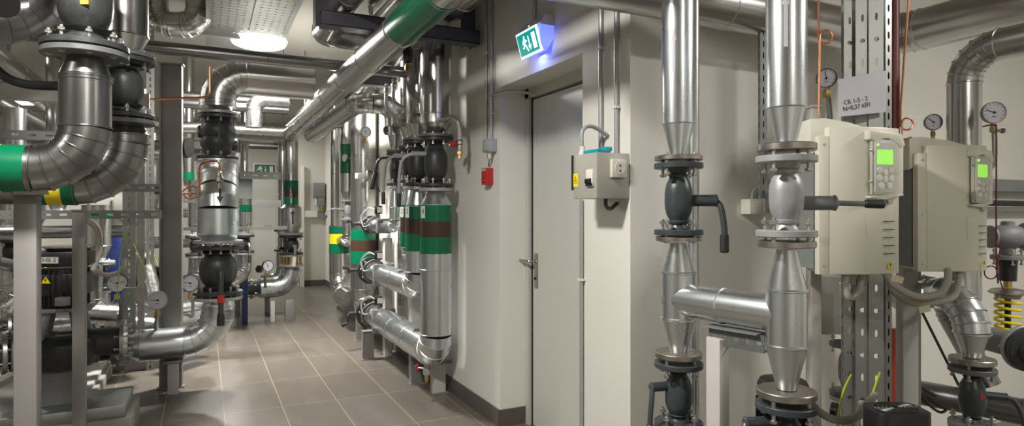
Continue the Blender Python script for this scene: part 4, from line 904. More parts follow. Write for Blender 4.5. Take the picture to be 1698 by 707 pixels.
# yellow banded pipe left of the manifold riser
dy_ = 7.7; yx, yy = XC, yd(dy_); Zy = lambda py: Z(py, dy_)
t = run('clad pipe with green and yellow bands at the far end of the wall row', [V((yx, yy, Zy(374))), V((yx, yy, .36)), V((yx, yy-.75, .36))], .122, .26, m='clad', gap=.5, base=(yx, yy, .3))
for (a, b, m_) in ((376, 388, 'green_tape'), (388, 404, 'yellow_tape'), (404, 420, 'green_tape')): band(t, (yx, yy, Zy(a)), (yx, yy, Zy(b)), .122, m_, lab='yellow band' if m_ == 'yellow_tape' else None)
t = run('slim clad pipe rising from the yellow banded pipe', [V((yx-.05, yy+.03, ZC)), V((yx-.05, yy+.03, Zy(374)))], .05, m='clad', gap=.7, n=24)
dg = 7.25; X2 = 1.50; y2 = yd(dg, X2); Zg = lambda py: Z(py, dg)
t = run('clad pipe with a long green patch behind the slim pipe', [V((X2, y2, Zg(200))), V((X2, y2, Zg(318)))], .082, m='clad', gap=.6, base=(X2, y2, Zg(318)))
band(t, (X2, y2, Zg(240)), (X2, y2, Zg(288)), .082, 'green_tape'); reducer(t, (X2, y2, Zg(318)), (X2, y2, Zg(331)), .08, .045)
v = ball_valve('small grey valve with thin levers left of the fat riser', (X2, y2, Zg(365)), (X2, y2, Zg(332)), .085, .05, .018, m='primer', bs=.008, nb=4)
lever(v, (X2, y2, Zg(348)), (X2-.1, y2-.03, Zg(348)), [(X2-.16, y2-.03, Zg(346)), (X2-.24, y2, Zg(352)), (X2-.25, y2, Zg(362))], .008, m='primer', gl=.5)
run('short clad pipe under the small grey valve', [V((X2, y2, Zg(366))), V((X2, y2, Zg(400))), V((X2, y2+.4, Zg(402)))], .06, .08, m='foil', gap=2, n=24)
dialth('round thermometer on the green patched pipe', P(571, 262, 7.1), (-.8, -.4, 0), .045, .1)
# stands
for k, (px, py, w_, lab) in enumerate(((728, 653, .115, 'steel stand leg nearest the wall corner under the nearest elbow'), (691, 637, .10, 'steel stand leg under the middle of the bottom run'), (611, 597, .115, 'steel stand leg under the bottom lug valve'), (598, 566, .09, 'small far steel stand leg behind the bottom lug valve'))):
    d_ = F*H/(py-CY); x_, y_ = xy(px, d_); top = (.225, .23, .26, .3)[k]
    t = thing('stand_leg', lab, 'stand', (x_, y_, 0)); tt_ = MB(); tt_.box((x_, y_, top/2), (w_*.9, .006, top)); tt_.box((x_-w_*.42, y_+.025, top/2), (.006, .05, top)); tt_.box((x_+w_*.42, y_+.025, top/2), (.006, .05, top)); tt_.build('channel', 'post_paint' if k else 'post_light', t, smooth=False)
    MB().box((x_, y_+.02, .004), (w_*1.15, .09, .008)).build('foot_plate', 'post_paint', t, smooth=False)
    MB().box((x_+.02, y_+.02, top+.004), (w_*1.3, .09, .008)).build('saddle_plate', 'post_paint', t, smooth=False)
for k, (px, d_, z0, z1) in enumerate(((675, 5.2, 0, .72), (645, 6.0, 0, .70), (646, 6.0, .9, 1.12))):
    x_, y_ = xy(px, d_); x_ = 1.58; tag(MB().box((x_, y_, (z0+z1)/2), (.07, .09, z1-z0)).build('support_post', 'post_light', smooth=False), ('pale support post behind the nearest riser', 'pale support post behind the flow meters', 'short pale support under the top run')[k], 'post')
x_, y_ = 1.63, yd(5.8, 1.63); strut('slotted upright fixed to the right wall behind the pipe cluster', (x_, y_, .5), (x_, y_, ZC), .06, .03, (-1, -.2, 0), .05, (.01, .03))
# ================================================================ overhead pipes in the aisle
t = run('long clad ceiling pipe with a green band running down the aisle', [V((.973, -1.6, 2.38)), V((.973, 8.35, 2.38))], .094, m='clad', gap=.72, n=40, base=(.973, -1.6, 2.38), hang=((.973, 0, 2.38), (.973, 7.0, 2.38)))
yb_ = lambda px: yd(dX(px, .973), .973)
band(t, (.973, yb_(738), 2.38), (.973, yb_(668), 2.38), .094, 'green_tape', n=40)
run('', [V((.973, 8.35, 2.38)), V((-.9, 8.35, 2.38))], .094, m='foil', root=t, gap=.8, name='cross_pipe')
MB().lathe((.973, 8.35, 2.38), (0, 1, 0), [(-.05, .1), (0, .1), (.06, .08), (.09, .03)], 32).build('end_cap', 'foil', t)
pt_ = MB().box((.89, yb_(500), 2.36), (.004, .2, .07)).build('colour_patch', 'green_tape', t, smooth=False)
run('clad ceiling pipe resting on the dark hanger beam near the wall', [V((1.45, 2.42, ZC)), V((1.45, 2.42, 2.72)), V((1.45, 6.6, 2.72))], .098, m='clad', gap=1.1, n=36, hang=((1.45, 5.6, 2.72),))
run('clad ceiling pipe left of the long one, elbowed at its far end', [V((.78, -2.4, 2.68)), V((.78, 4.75, 2.68)), V((1.33, 4.75, 2.68))], .085, .12, m='clad', gap=.9, n=32, hang=((.78, 1, 2.68), (.78, 4.3, 2.68)))
run('clad ceiling pipe on the aisle beam, between its left and right neighbours', [V((1.10, 2.45, ZC)), V((1.10, 2.45, 2.74)), V((1.10, 4.35, 2.74)), V((1.10, 4.35, ZC))], .07, .1, m='clad', gap=.9, n=28)
def hanger(label, Y, x0, x1, z, plates, h=.085, w=.10):
    t = thing('hanger_beam', label, 'beam', ((x0+x1)/2, Y, z))
    b = MB(); b.box(((x0+x1)/2, Y, z), (x1-x0, w, .008)); b.box(((x0+x1)/2, Y-w/2+.004, z+h/2), (x1-x0, .008, h)) ; b.box(((x0+x1)/2, Y, z+h), (x1-x0, w, .008)); b.build('cross_channel', 'beam_paint', t, smooth=False)
    for x, wd in plates:
        q = MB(); q.box((x, Y+.02, (z+ZC)/2), (wd, .008, ZC-z)); q.box((x-wd/2, Y+.06, (z+ZC)/2), (.008, .10, ZC-z)); q.box((x+wd/2, Y+.06, (z+ZC)/2), (.008, .10, ZC-z)); q.build('drop_plate', 'beam_paint', t, smooth=False)
    return t
hanger('dark painted hanger beam carrying the pipes over the aisle, nearest', 3.9, .63, 1.66, 2.50, ((.66, .10), (1.62, .06)))
a = P(575, 125, 5.42); b = P(652, 146, 5.6)
hanger('short dark hanger bracket behind the long aisle pipe', 5.5, a.x, b.x+.02, 2.49, ((b.x-.06, .15),))
hanger('third dark hanger bracket at the end of the long aisle pipe', 7.9, 1.03, 1.66, 2.42, ((1.62, .06),))
# gooseneck pipe dropping into the row
g = [P(532, 226, 7.6), P(584, 166, 5.75), P(640, 170, 5.55), P(663, 232, 5.45)]
gx = .0
p0 = V((1.10, 7.9, 2.35)); 
t = run('gooseneck clad pipe with a small green patch turning down into the valve row', [V((1.19, 8.0, 2.31)), V((1.19, 5.38, 2.31)), V((1.50, 5.36, 2.31)), V((1.50, 5.36, 2.115))], .088, .125, m='clad', gap=.8, n=32, base=(1.5, 5.36, 2.12))
MB().box((1.125, yd(dX(547, 1.19), 1.19), 2.375), (.05, .1, .004), Matrix.Rotation(-.8, 3, 'Y')).build('colour_patch', 'green_tape', t, smooth=False)
# ================================================================ LEFT FRONT: two big elbows on posts
e1x, e1y = xy(142, 2.4); z1_ = 1.536; r1 = .086
def Q1(py): return V((e1x, e1y, Z(py, 2.4)))
t = run('nearest big dark clad elbow at the left edge with a green taped pipe end', [Q1(128), V((e1x, e1y, z1_)), V((e1x-1.6, e1y, z1_))], r1, .165, m='clad_dull_shaded', gap=1.7, n=44, base=(e1x, e1y, z1_))
reducer(t, Q1(128), Q1(96), r1, r1*.70, 'clad_dull_shaded'); flange(t, Q1(91), NV, .145, .022, 'flange_grey', 0, n=44)
seam(s_ := MB(), Q1(134), NV, r1, 44); s_.build('seam_ring', 'clad_dull_shaded', t)
xb = lambda px: atY(px, 280, e1y).x
band(t, (xb(46), e1y, z1_), (xb(4), e1y, z1_), r1, 'green_tape', n=44); band(t, (xb(4), e1y, z1_), (xb(-40), e1y, z1_), r1, 'yellow_tape', n=44, lab='yellow band')
v = ball_valve('big black flanged rubber joint above the nearest left elbow', Q1(84), Q1(-60), .145, .092, .024, m='cast_black', nb=8, bs=.012, ph=.3, body=(.56, .36), neck=.72, name='expansion_joint', n=44, cat='pipe joint')
MB().box(Q1(6)-FWD*.083+RT*.052, (.030, .004, .06), Matrix((RT, FWD, NV)).transposed()).build('orange_label', 'orange_label', v, smooth=False)
t = run('dark clad pipe above the big black joint at the top left', [Q1(-62)+NV*.0, V((e1x, e1y, ZC))], r1, m='clad_dull_shaded', gap=2); flange(t, Q1(-62)+NV*.012, NV, .145, .022, 'flange_grey')
e2x, e2y = xy(205, 2.82); r2 = .1; z2_ = 1.507
def Q2(py): return V((e2x, e2y, Z(py, 2.82)))
t = run('second big clad elbow behind the nearest one, green and yellow taped', [Q2(224), V((e2x, e2y, z2_)), V((e2x-1.7, e2y, z2_))], r2, .18, m='clad_dull_shaded', gap=1.6, n=44, base=(e2x, e2y, z2_))
reducer(t, Q2(224), Q2(208), r2, r2*.78, 'clad_dull_shaded'); flange(t, Q2(203), NV, .125, .02, 'flange_grey', 0, n=40)
xb = lambda px: atY(px, 300, e2y).x
band(t, (xb(129), e2y, z2_), (xb(106), e2y, z2_), r2, 'green_tape', n=40); band(t, (xb(106), e2y, z2_), (xb(80), e2y, z2_), r2, 'yellow_tape', n=40, lab='yellow band'); band(t, (xb(80), e2y, z2_), (xb(56), e2y, z2_), r2, 'green_tape', n=40)
v = ball_valve('black flanged rubber joint above the second left elbow', Q2(197), Q2(98), .125, .082, .02, m='cast_black', nb=8, bs=.010, ph=.3, body=(.53, .33), neck=.7, name='expansion_joint', n=40, cat='pipe joint')
t = run('clad pipe with tapered end above the second black joint', [Q2(60), V((e2x, e2y, ZC))], .098, m='clad', gap=2, base=Q2(60)); reducer(t, Q2(60), Q2(90), .098, .062, 'clad'); flange(t, Q2(93), NV, .125, .02, 'flange_grey')
run('wide clad gored elbow at the very top left corner', [P(62, -140, 3.5), P(62, 40, 3.5), P(-160, 20, 3.1)], .13, .24, m='clad_dull_shaded', gap=2, n=36)
tag(MB().cyl(P(5, 5, 2.6), P(20, 3, 2.72), .06, 28).build('hand_wheel', 'black_case'), 'black round cap at the very top left corner', 'cap')
# posts
x_, y_ = xy(46, 2.42); post('tall pale grey square post under the nearest left elbow', x_, y_, 0, z1_-r1-.012, .072, .085, 'post_paint', rot=0)
x_, y_ = xy(132, 3.25); post('slimmer grey square post right of the tall one', x_, y_, 0, Z(351, 3.25), .055, .075, 'post_paint')
x_, y_ = xy(284, 4.88); post('tall grey H-section post in the middle of the left pumps', x_, y_, 0, Z(108, 4.88), .155, .07, 'post_paint', kind='h', rot=-.12)
# clevis saddle under nearest elbow
tag(MB().prism([(-.055, 0), (.055, 0), (.03, .06), (.012, .075), (-.012, .075), (-.03, .06)], (0, 1, 0), .012, (1, 0, 0), NV, (xb(52) if False else atY(54, 300, e1y).x, e1y-r1*.3, z1_-r1-.01)).build('saddle_bracket', 'post_paint', smooth=False), 'pointed steel saddle between the tall post and the nearest elbow', 'bracket')
# ================================================================ pump with black motor, label HB 2
pd_ = 3.75; mx, my = xy(104, pd_)
t = thing('pump', 'black motor pump with an HB 2 plate between the two left posts', 'pump', (mx, my, .1))
zt3 = Z(416, pd_); zm = Z(505, pd_)
MB().box((mx, my, (zt3+Z(440, pd_))/2+.0), (.30, .26, .09)).build('motor_top_box', 'black_case', t, bevel=.01)
MB().lathe((mx+.03, my, zt3-.0), NV, [(0, .10), (.02, .13), (.03, .13), (.035, .05)], 28).build('fan_cap', 'steel', t)
MB().box((mx, my, Z(470, pd_)), (.28, .24, .13)).build('terminal_box', 'black_case', t, bevel=.008)
fb = MB(); fb.lathe((mx, my, zm), NV, [(0, .12), (Z(445, pd_)-zm, .12)], 28)
for k in range(30): g = 2*PI*k/30; fb.box((mx+.128*math.cos(g), my+.128*math.sin(g), (zm+Z(445, pd_))/2), (.02, .004, Z(445, pd_)-zm), Matrix.Rotation(g, 3, 'Z'))
fb.build('finned_housing', 'black_case', t)
RR = Matrix((RT, FWD, NV)).transposed(); c = P(82, 432, pd_-.18)
pl_ = MB().box(c, (.10, .004, .036), RR).build('name_plate', 'sign_white', t, smooth=False); text(pl_, 'HB 2', c-FWD*.003, -FWD, .034, 'ink', xscale=1.15)
c = P(76, 465, pd_-.18); tr = MB().prism([(-.026, -.018), (.026, -.018), (0, .02)], -FWD, .002, RT, NV, c).build('warning_label', 'sticker_yellow', t, smooth=False)
MB().prism([(-.001, .010), (.006, .010), (.001, .0), (.006, 0), (-.004, -.014), (-.001, -.004), (-.006, -.004)], -FWD, .001, RT, NV, c-FWD*.002).build('warning_symbol', 'ink', tr, smooth=False)
MB().box((mx, my, Z(511, pd_)), (.31, .27, .022)).build('adapter_plate', 'primer', t, bevel=.003)
MB().box(P(104, 500, pd_-.15), (.06, .05, .05), RR).build('cable_box', 'primer', t, bevel=.004)
for k in range(4):
    g = PI/4+PI/2*k; MB().tube([(mx+.105*math.cos(g), my+.105*math.sin(g), Z(514, pd_)), (mx+.15*math.cos(g), my+.15*math.sin(g), Z(558, pd_))], .034, 12).build('lantern_leg', 'primer', t)
MB().lathe((mx, my, Z(612, pd_)), NV, [(0, .10), (.02, .16), (.10, .19), (.14, .20), (.17, .195), (.20, .13), (.215, .12)], 32).build('volute', 'cast_black', t)
sk = MB(); sk.lathe((mx-.3, my, Z(572, pd_)), (1, 0, 0), [(0, .085), (.6, .085)], 24); sk.build('suction_pipe', 'cast_black', t)
flange(t, (mx-.31, my, Z(572, pd_)), (1, 0, 0), .125, .024, 'cast_black', 8, .011); flange(t, (mx+.31, my, Z(572, pd_)), (1, 0, 0), .125, .024, 'steel', 8, .011)
# base frame of the pump
bx0 = atZ(0, 620, .22)
def base(label, cx, cy, w_, d_, h_, m='concrete', m2='post_paint'):
    t = thing('equipment_plinth', label, 'plinth', (cx, cy, 0)); MB().box((cx, cy, h_*.35), (w_, d_, h_*.7)).build('concrete_block', m, t, bevel=.006)
    MB().box((cx, cy, h_*.85), (w_*.92, d_*.9, h_*.3)).build('base_frame', m2, t, bevel=.004); return t
base('grey steel base frame of the nearest pump on a low plinth', mx-.05, my-.02, .86, .50, .235, m2='zinc_strut')
p = P(104, 600, pd_); MB().box((mx, my, (.235+p.z)/2), (.20, .16, max(.02, p.z-.235))).build('foot', 'primer', t, bevel=.004)
# run from pump to the tall valve stack
SY = 5.36; sd = 4.85
sx, sy_ = xy(362, sd)
hz = Z(569, 4.72); hr = .118
# direction: along +x at depth of the stack
pyx = sy_
def SX(py): return V((sx, sy_, Z(py, sd)))
hx = atY(205, 570, sy_).x
ext0 = atY(212, 570, sy_).x
t = run('big clad pipe elbowing up under the tall valve stack, on short stand', [V((ext0+.08, sy_, hz)), V((sx, sy_, hz)), SX(505)], hr, .235, m='clad_galv', gap=.36, n=44, base=(ext0, sy_, hz))
reducer(t, (ext0+.08, sy_, hz), (ext0-.02, sy_, hz), hr, .065, 'clad_galv'); reducer(t, SX(508), SX(498), hr, .10, 'clad_galv')
flange(t, (ext0-.035, sy_, hz), (1, 0, 0), .135, .024, 'silver_paint', 8, .011, n=36); flange(t, SX(494), NV, .175, .024, 'silver_paint', n=44)
fx = ext0-.085; 
t2 = thing('expansion_joint', 'black rubber joint between the pump and the big low clad pipe', 'pipe joint', (fx, sy_, hz))
flange(t2, (fx, sy_, hz), (1, 0, 0), .135, .022, 'steel'); MB().lathe((fx-.20, sy_, hz), (1, 0, 0), [(0, .075), (.02, .085), (.17, .085), (.19, .075)], 28).build('rubber_sleeve', 'rubber', t2); flange(t2, (fx-.21, sy_, hz), (1, 0, 0), .13, .024, 'steel', 8, .010)
run('dull pipe from the rubber joint back to the pump row', [V((fx-.23, sy_, hz)), V((fx-.9, sy_, hz)), V((fx-1.2, my+.3, hz))], .07, .1, m='primer', gap=5, n=24)
# big ball valve with hanging lever
v = ball_valve('big black ball valve with red ringed hanging lever in the tall stack', SX(488), SX(408), .178, .135, .024, m='cast_black', nb=12, bs=.012, ph=.2, body=(.5, .37), neck=.7, n=44)
f_ = V((0.05, -.998, 0)); s0 = SX(447)+f_*.10; e = SX(447)+f_*.22
lever(v, s0, e, [e+f_*.02+NV*-.02, e+f_*.03+NV*-.20, e+f_*.03+NV*-.40], .019, m='cast_black', gl=.45, gr=.026, sr=.03)
q = e+f_*.03+NV*-.20; MB().cyl(q+NV*.03, q-NV*.025, .0245, 14).build('red_ring', 'red', v)
# tall clad stack above, leaning back at its middle joint
FX = SX(404); back = V((.03, .16, 0))
s1 = SX(330)+back*0; top_ = SX(262)
t = run('tall leaning clad pipe in the middle of the stack with an arrow', [SX(388), SX(330), SX(288)+V((0.0, .16, 0)), SX(262)+V((0.0, .16, 0))], .148, .22, m='clad_galv', gap=.28, n=44, base=SX(404), gores=5)
reducer(t, SX(388), SX(404), .15, .105, 'clad_galv'); flange(t, SX(401), NV, .178, .022, 'silver_paint', n=44)
Tq = V((0, .16, 0)); SY2 = lambda py: SX(py)+Tq
reducer(t, SY2(283), SY2(270), .15, .11, 'clad_galv'); flange(t, SY2(267), NV, .15, .022, 'silver_paint', n=40)
a0_ = SX(318)+f_*.155; MB().prism([(-.008, .09), (.008, .09), (.008, -.04), (.024, -.04), (0, -.09), (-.024, -.04), (-.008, -.04)], f_, .003, (1, .05, 0), NV, a0_+NV*.0+f_*.002).build('flow_arrow', 'brown_tape', t, smooth=False)
v = thing('check_valve', 'tall black cast check valve with a raised rib in the stack', 'valve', SY2(262))
flange(v, SY2(259), NV, .152, .022, 'cast_black', 8, .012, ph=.2, n=40); flange(v, SY2(190), NV, .152, .024, 'cast_black', 8, .012, ph=.2, n=40)
q0 = SY2(255); L_ = (SY2(192)-q0).z
MB().lathe(q0, NV, [(0, .10), (L_*.12, .105), (L_*.25, .125), (L_*.38, .128), (L_*.48, .118), (L_*.52, .13), (L_*.70, .135), (L_*.85, .115), (L_*.92, .095), (L_, .095)], 40).build('valve_body', 'cast_black', v, sharp=50)
MB().prism([(0, .0), (.02, .0), (.035, L_*.3), (.02, L_*.75), (0, L_*.8)], (1, 0, 0), .012, f_, NV, q0+f_*.115+NV*L_*.1-V((.006, 0, 0))).build('rib', 'cast_black', v, bevel=.002)
for sg in (-1, 1): MB().lathe(q0+NV*L_*(.62 if sg < 0 else .3), (sg, 0, 0), [(.08, .05), (.14, .05), (.15, .03)], 20).build('side_boss', 'cast_black', v)
t = run('clad elbow over the black check valve turning into a wide level pipe', [SY2(173), V((sx, SY2(0).y, 2.47)), V((.835, SY2(0).y, 2.47))], .135, .21, m='clad', gap=.8, n=40, base=SY2(180))
reducer(t, SY2(168), SY2(180), .135, .095, 'clad'); flange(t, SY2(183), NV, .15, .022, 'silver_paint', n=40)
# copper tube with small tap on the stack
tube_thing('copper_tube', 'thin copper tube arching over the flange of the leaning clad pipe', 'tube', [P(333, 330, 4.75), P(331, 300, 4.72), P(332, 275, 4.7), P(345, 268, 4.68), P(360, 268, 4.66), P(364, 274, 4.66), P(364, 288, 4.66)], .008, 'copper')
tt = thing('small_tap', 'small brass and steel tap on the front of the leaning clad pipe', 'tap', P(364, 300, 4.66)); MB().lathe(P(364, 284, 4.66), -NV, [(0, .012), (.01, .022), (.035, .022), (.05, .03), (.08, .03), (.09, .015), (.13, .018)], 10).build('tap_body', 'steel', tt); MB().cyl(P(364, 297, 4.66), P(372, 298, 4.64), .008, 8).build('tap_handle', 'steel', tt)
tube_thing('copper_tube', 'thin copper tube bent under the wide elbow near the ceiling', 'tube', [P(240, 165, 4.5), P(300, 163, 4.6), P(340, 161, 4.65), P(347, 155, 4.65), P(348, 145, 4.65), P(348, 110, 4.65)], .008, 'copper')
tube_thing('copper_tube', 'coiled thin copper tube left of the leaning clad pipe', 'tube', [P(302, 318, 4.9), P(318, 308, 4.9), P(334, 320, 4.9), P(318, 330, 4.9), P(304, 322, 4.9), P(330, 322, 4.9)], .007, 'copper')
# stand under the big low pipe
x_, y_ = atY(287, 600, sy_-.05).x, sy_-.02
t = thing('stand_leg', 'short pale stand leg carrying the big low clad pipe', 'stand', (x_, y_, 0)); hh_ = hz-hr-.004
MB().box((x_, y_, (hh_-.02)/2), (.075, .06, hh_-.02)).build('column', 'post_light', t, bevel=.004); MB().box((x_, y_, hh_-.012), (.13, .09, .02)).build('saddle', 'post_paint', t, bevel=.003); MB().box((x_, y_, .004), (.10, .08, .008)).build('foot_plate', 'post_paint', t, smooth=False)
# gauges on the left
gauge('white dial gauge in front of the tall H-section post', P(261, 498, 4.62), (.12, -.99, 0), .068, needle=175, stem=[P(259, 535, 4.64), P(259, 550, 4.66)], sr=.014, case='steel')
gauge('white dial gauge behind the yellow wires on the left', P(194, 470, 4.6), (.15, -.97, .1), .068, needle=10, stem=[P(200, 505, 4.65), P(200, 530, 4.7)], sr=.014)
gauge('dark rimmed dial gauge right of the tall H-section post', P(316, 470, 5.4), (-.3, -.95, .1), .075, needle=175, stem=[P(320, 500, 5.4), P(320, 525, 5.4)], sr=.016)
gauge('small white dial gauge on the far elbow before the far door', P(444, 441, 7.6), (.3, -.95, 0), .068, needle=120, stem=[P(440, 458, 7.6), P(440, 476, 7.75)], sr=.018)
# ================================================================ overhead left
run('slim dark pipe crossing the whole aisle under the ceiling lamp', [V((-4.5, 5.0, 2.52)), V((1.66, 5.0, 2.52))], .045, m='clad_dull_shaded', gap=1.3, n=24)
run('clad ceiling pipe slanting at the upper left, upper of two', [V((-1.55, 2.9, 2.62)), V((-1.55, 9.0, 2.62))], .13, m='clad', gap=1.0, n=32)
t = run('clad ceiling pipe slanting at the upper left, lower of two with green and yellow rings', [V((-1.56, 3.6, 2.26)), V((-1.56, 9.0, 2.26))], .11, m='clad', gap=1.0, n=32)
for a, b, m_ in ((5.1, 5.35, 'green_tape'), (5.35, 5.5, 'yellow_tape'), (5.5, 5.8, 'green_tape')): band(t, (-1.56, a, 2.26), (-1.56, b, 2.26), .11, m_)
tag(MB().bar((-4.4, 5.2, 2.17), (-.35, 5.2, 2.17), .08, .10).build('cross_beam', 'post_light', smooth=False), 'pale level beam behind the nearest left elbow', 'beam')
tube_thing('hose', 'black hose curving behind the nearest left elbow near the top', 'hose', [P(-20, 100, 3.0), P(10, 128, 3.0), P(45, 140, 3.0), P(95, 143, 3.0)], .022, 'rubber')
# perforated trays over the aisle
def tray(label, x0, x1, y0, y1, z, m='zinc_strut'):
    t = thing('cable_tray', label, 'cable tray', ((x0+x1)/2, y0, z)); mb = MB(); n = 14; L = y1-y0; k = int(L/.07)
    cw = (x1-x0)/n; nx = int((x1-x0)/.05); pw_ = (x1-x0)/nx
    for i in range(nx+1):     # strips between the slot columns
        xx = x0+i*pw_; mb.box((xx, (y0+y1)/2, z), (pw_*.72, L, .002))
    for j in range(k+1): mb.box(((x0+x1)/2, y0+j*L/k, z-.0003), (x1-x0, .045, .002))
    mb.build('perforated_sheet', m, t, smooth=False)
    for x in (x0, x1): MB().box((x, (y0+y1)/2, z+.03), (.003, L, .06)).build('side_rail', m, t, smooth=False)
    return t
ta0 = atZ(352, 20, 2.95); 
zt5 = 2.93
def tx(px, py): return atZ(px, py, zt5)
aL = tx(352, 45); aR = tx(412, 45); bR = tx(478, 45)
tray('left perforated cable tray under the ceiling above the lamp', aL.x-.03, aR.x-.02, 2.6, 6.6, zt5)
tray('right perforated cable tray under the ceiling above the lamp', aR.x+.03, bR.x, 2.6, 5.9, zt5)
q = P(305, 55, 5.2); tag(MB().bar(P(318, 52, 5.2), P(405, 62, 5.5), .04, .04).build('tray_support', 'zinc_strut', smooth=False), 'thin level channel beside the round lamp under the trays', 'bracket')
# dark bracket top-left of the aisle, short clad elbow by it
hanger('dark hanger beam at the upper left over the pumps', 4.2, P(215, 20, 4.4).x, P(325, 20, 4.4).x-.02, 2.78, ((P(300, 20, 4.4).x, .16),), h=.12)
run('short clad elbow hanging under the dark upper left beam', [P(255, -40, 5.0), P(258, 40, 5.0), P(330, 42, 5.05), P(330, -60, 5.05)], .10, .12, m='clad', gap=2, n=28)
# level pipes behind, over the aisle end
for k, (py, px0, px1, Y, r, m_, lab) in enumerate(((172, 300, 480, 7.0, .05, 'clad_dull_shaded', 'ribbed looking level duct pipe behind the copper tube, upper'), (183, 300, 478, 7.0, .05, 'clad_dull_shaded', 'level clad pipe behind the copper tube, lower'), (232, 300, 452, 8.9, .07, 'clad', 'level clad pipe just under the long cross pipe'), (244, 395, 480, 9.6, .05, 'clad_dull_shaded', 'thin level pipe low under the cross pipe'))):
    a = atY(px0, py+2, Y); b = atY(px1, py, Y); run(lab, [V((a.x, Y, b.z)), V((b.x, Y, b.z))], r, m=m_, gap=.9, n=24, hang=((a.x+.1, Y, b.z), (b.x-.1, Y, b.z)) if k > 1 else ())
strut('slotted level channel under the wide pipe leading to the aisle', atY(388, 150, 5.9), V((atY(545, 172, 5.9).x, 5.9, atY(388, 150, 5.9).z)), .07, .03, (0, -1, -.3), .09, (.014, .05), 'plate_grey')
run('bright foil wrapped pipe elbow dropping under the wide level pipe', [atY(478, 168, 6.6), V((atY(421, 168, 6.6).x, 6.6, atY(478, 168, 6.6).z)), atY(421, 212, 6.6)], .075, .11, m='foil', gap=2, n=24, hang=((atY(470, 168, 6.6).x, 6.6, atY(478, 168, 6.6).z),))
run('slim vertical pipe between the stack and the far door', [V((*atY(406, 232, 9.3).xy, ZC)), atY(406, 292, 9.3)], .055, m='clad', gap=2, n=20)
# ================================================================ FAR end of the aisle
fd = 8.2; fx_, fy_ = xy(483, fd)
def Ff(py): return V((fx_, fy_, Z(py, fd)))
zf = Z(478, 8.05)
t = run('far clad pipe elbowing up before the far wall on steel legs', [V((atY(432, 478, fy_).x, fy_, zf)), V((fx_, fy_, zf)), Ff(447)], .13, .22, m='clad_galv', gap=.5, n=32, base=(fx_, fy_, zf))
x0 = atY(432, 478, fy_).x; reducer(t, (x0, fy_, zf), (x0-.1, fy_, zf), .13, .07, 'clad_galv'); flange(t, (x0-.11, fy_, zf), (1, 0, 0), .13, .03, 'silver_paint', 6, .012, n=24); reducer(t, Ff(449), Ff(444), .13, .1, 'clad_galv')
t = thing('expansion_joint', 'small black rubber joint left of the far elbow', 'pipe joint', (x0-.2, fy_, zf)); MB().lathe((x0-.27, fy_, zf), (1, 0, 0), [(0, .07), (.03, .09), (.11, .09), (.14, .07)], 20).build('rubber_sleeve', 'rubber', t); flange(t, (x0-.285, fy_, zf), (1, 0, 0), .125, .03, 'steel', 6, .012, n=24)
t = thing('flange_spacer', 'brassy bolted flange pair under the far black valve', 'flange', Ff(442)); flange(t, Ff(440), NV, .15, .03, 'silver_paint', n=24); flange(t, Ff(424), NV, .15, .03, 'silver_paint', n=24)
for k in range(8): g = 2*PI*k/8+.2; MB().cyl(Ff(440)+V((.125*math.cos(g), .125*math.sin(g), 0)), Ff(424)+V((.125*math.cos(g), .125*math.sin(g), 0)), .013, 8).build('stud', 'brass', t)
MB().cyl(Ff(440), Ff(424), .09, 20).build('sleeve', 'brass', t)
v = ball_valve('far black ball valve with a pale lever before the far wall', Ff(422), Ff(391), .15, .095, .025, m='cast_black', nb=6, bs=.012, body=(.5, .36), neck=.7, n=24)
e = Ff(408)+V((.02, -.2, 0)); lever(v, Ff(408)+V((0, -.08, 0)), e, [e+V((0, -.02, -.04)), e+V((-.02, -.04, -.26))], .018, m='steel', gm='white_plastic', gl=.6, gr=.026, sr=.024)
t = run('far foil wrapped pipe with an arrow above the far valve', [Ff(376), Ff(345)], .13, m='foil', gap=.3, n=28, base=Ff(390)); reducer(t, Ff(376), Ff(387), .13, .09, 'foil'); flange(t, Ff(388), NV, .15, .03, 'silver_paint', n=24); reducer(t, Ff(345), Ff(338), .13, .08, 'foil')
MB().prism([(-.01, -.09), (.01, -.09), (.01, .04), (.03, .04), (0, .09), (-.03, .04), (-.01, .04)], (0, -1, 0), .004, (1, 0, 0), NV, Ff(360)+V((0, -.133, 0))).build('flow_arrow', 'brown_tape', t, smooth=False)
t = run('far clad riser with green and brown bands dropping from the cross pipe', [V((fx_, fy_, 2.3)), Ff(338)], .088, m='clad', gap=.8, n=28, base=Ff(338))
for a, b, m_ in ((300, 314, 'green_tape'), (314, 327, 'brown_tape'), (327, 339, 'green_tape')): band(t, Ff(a), Ff(b), .088, m_)
gauge('tiny tap gauge on the banded far riser', P(483, 316, 8.0), (-1, -.2, 0), .035, stem=[P(483, 330, 8.0), P(483, 338, 8.0)], sr=.014, small=True)
x_, y_ = xy(469, 8.35); run('far slim clad riser left of the banded one', [V((x_, y_, 2.3)), V((x_, y_, .9))], .06, m='clad', gap=.7, n=24)
run('lower far clad elbow half hidden behind the far elbow', [V((x0+.05, fy_+.55, zf+.03)), V((x_+.05, fy_+.55, zf+.03)), V((x_+.05, fy_+.55, .8))], .10, .18, m='clad', gap=.5, n=24)
ball_valve('second far black valve behind the first one', (x_+.05, fy_+.55, .82), (x_+.05, fy_+.55, 1.12), .13, .08, .025, m='cast_black', nb=4, bs=.012, neck=.7, n=20, body=(.5, .36))
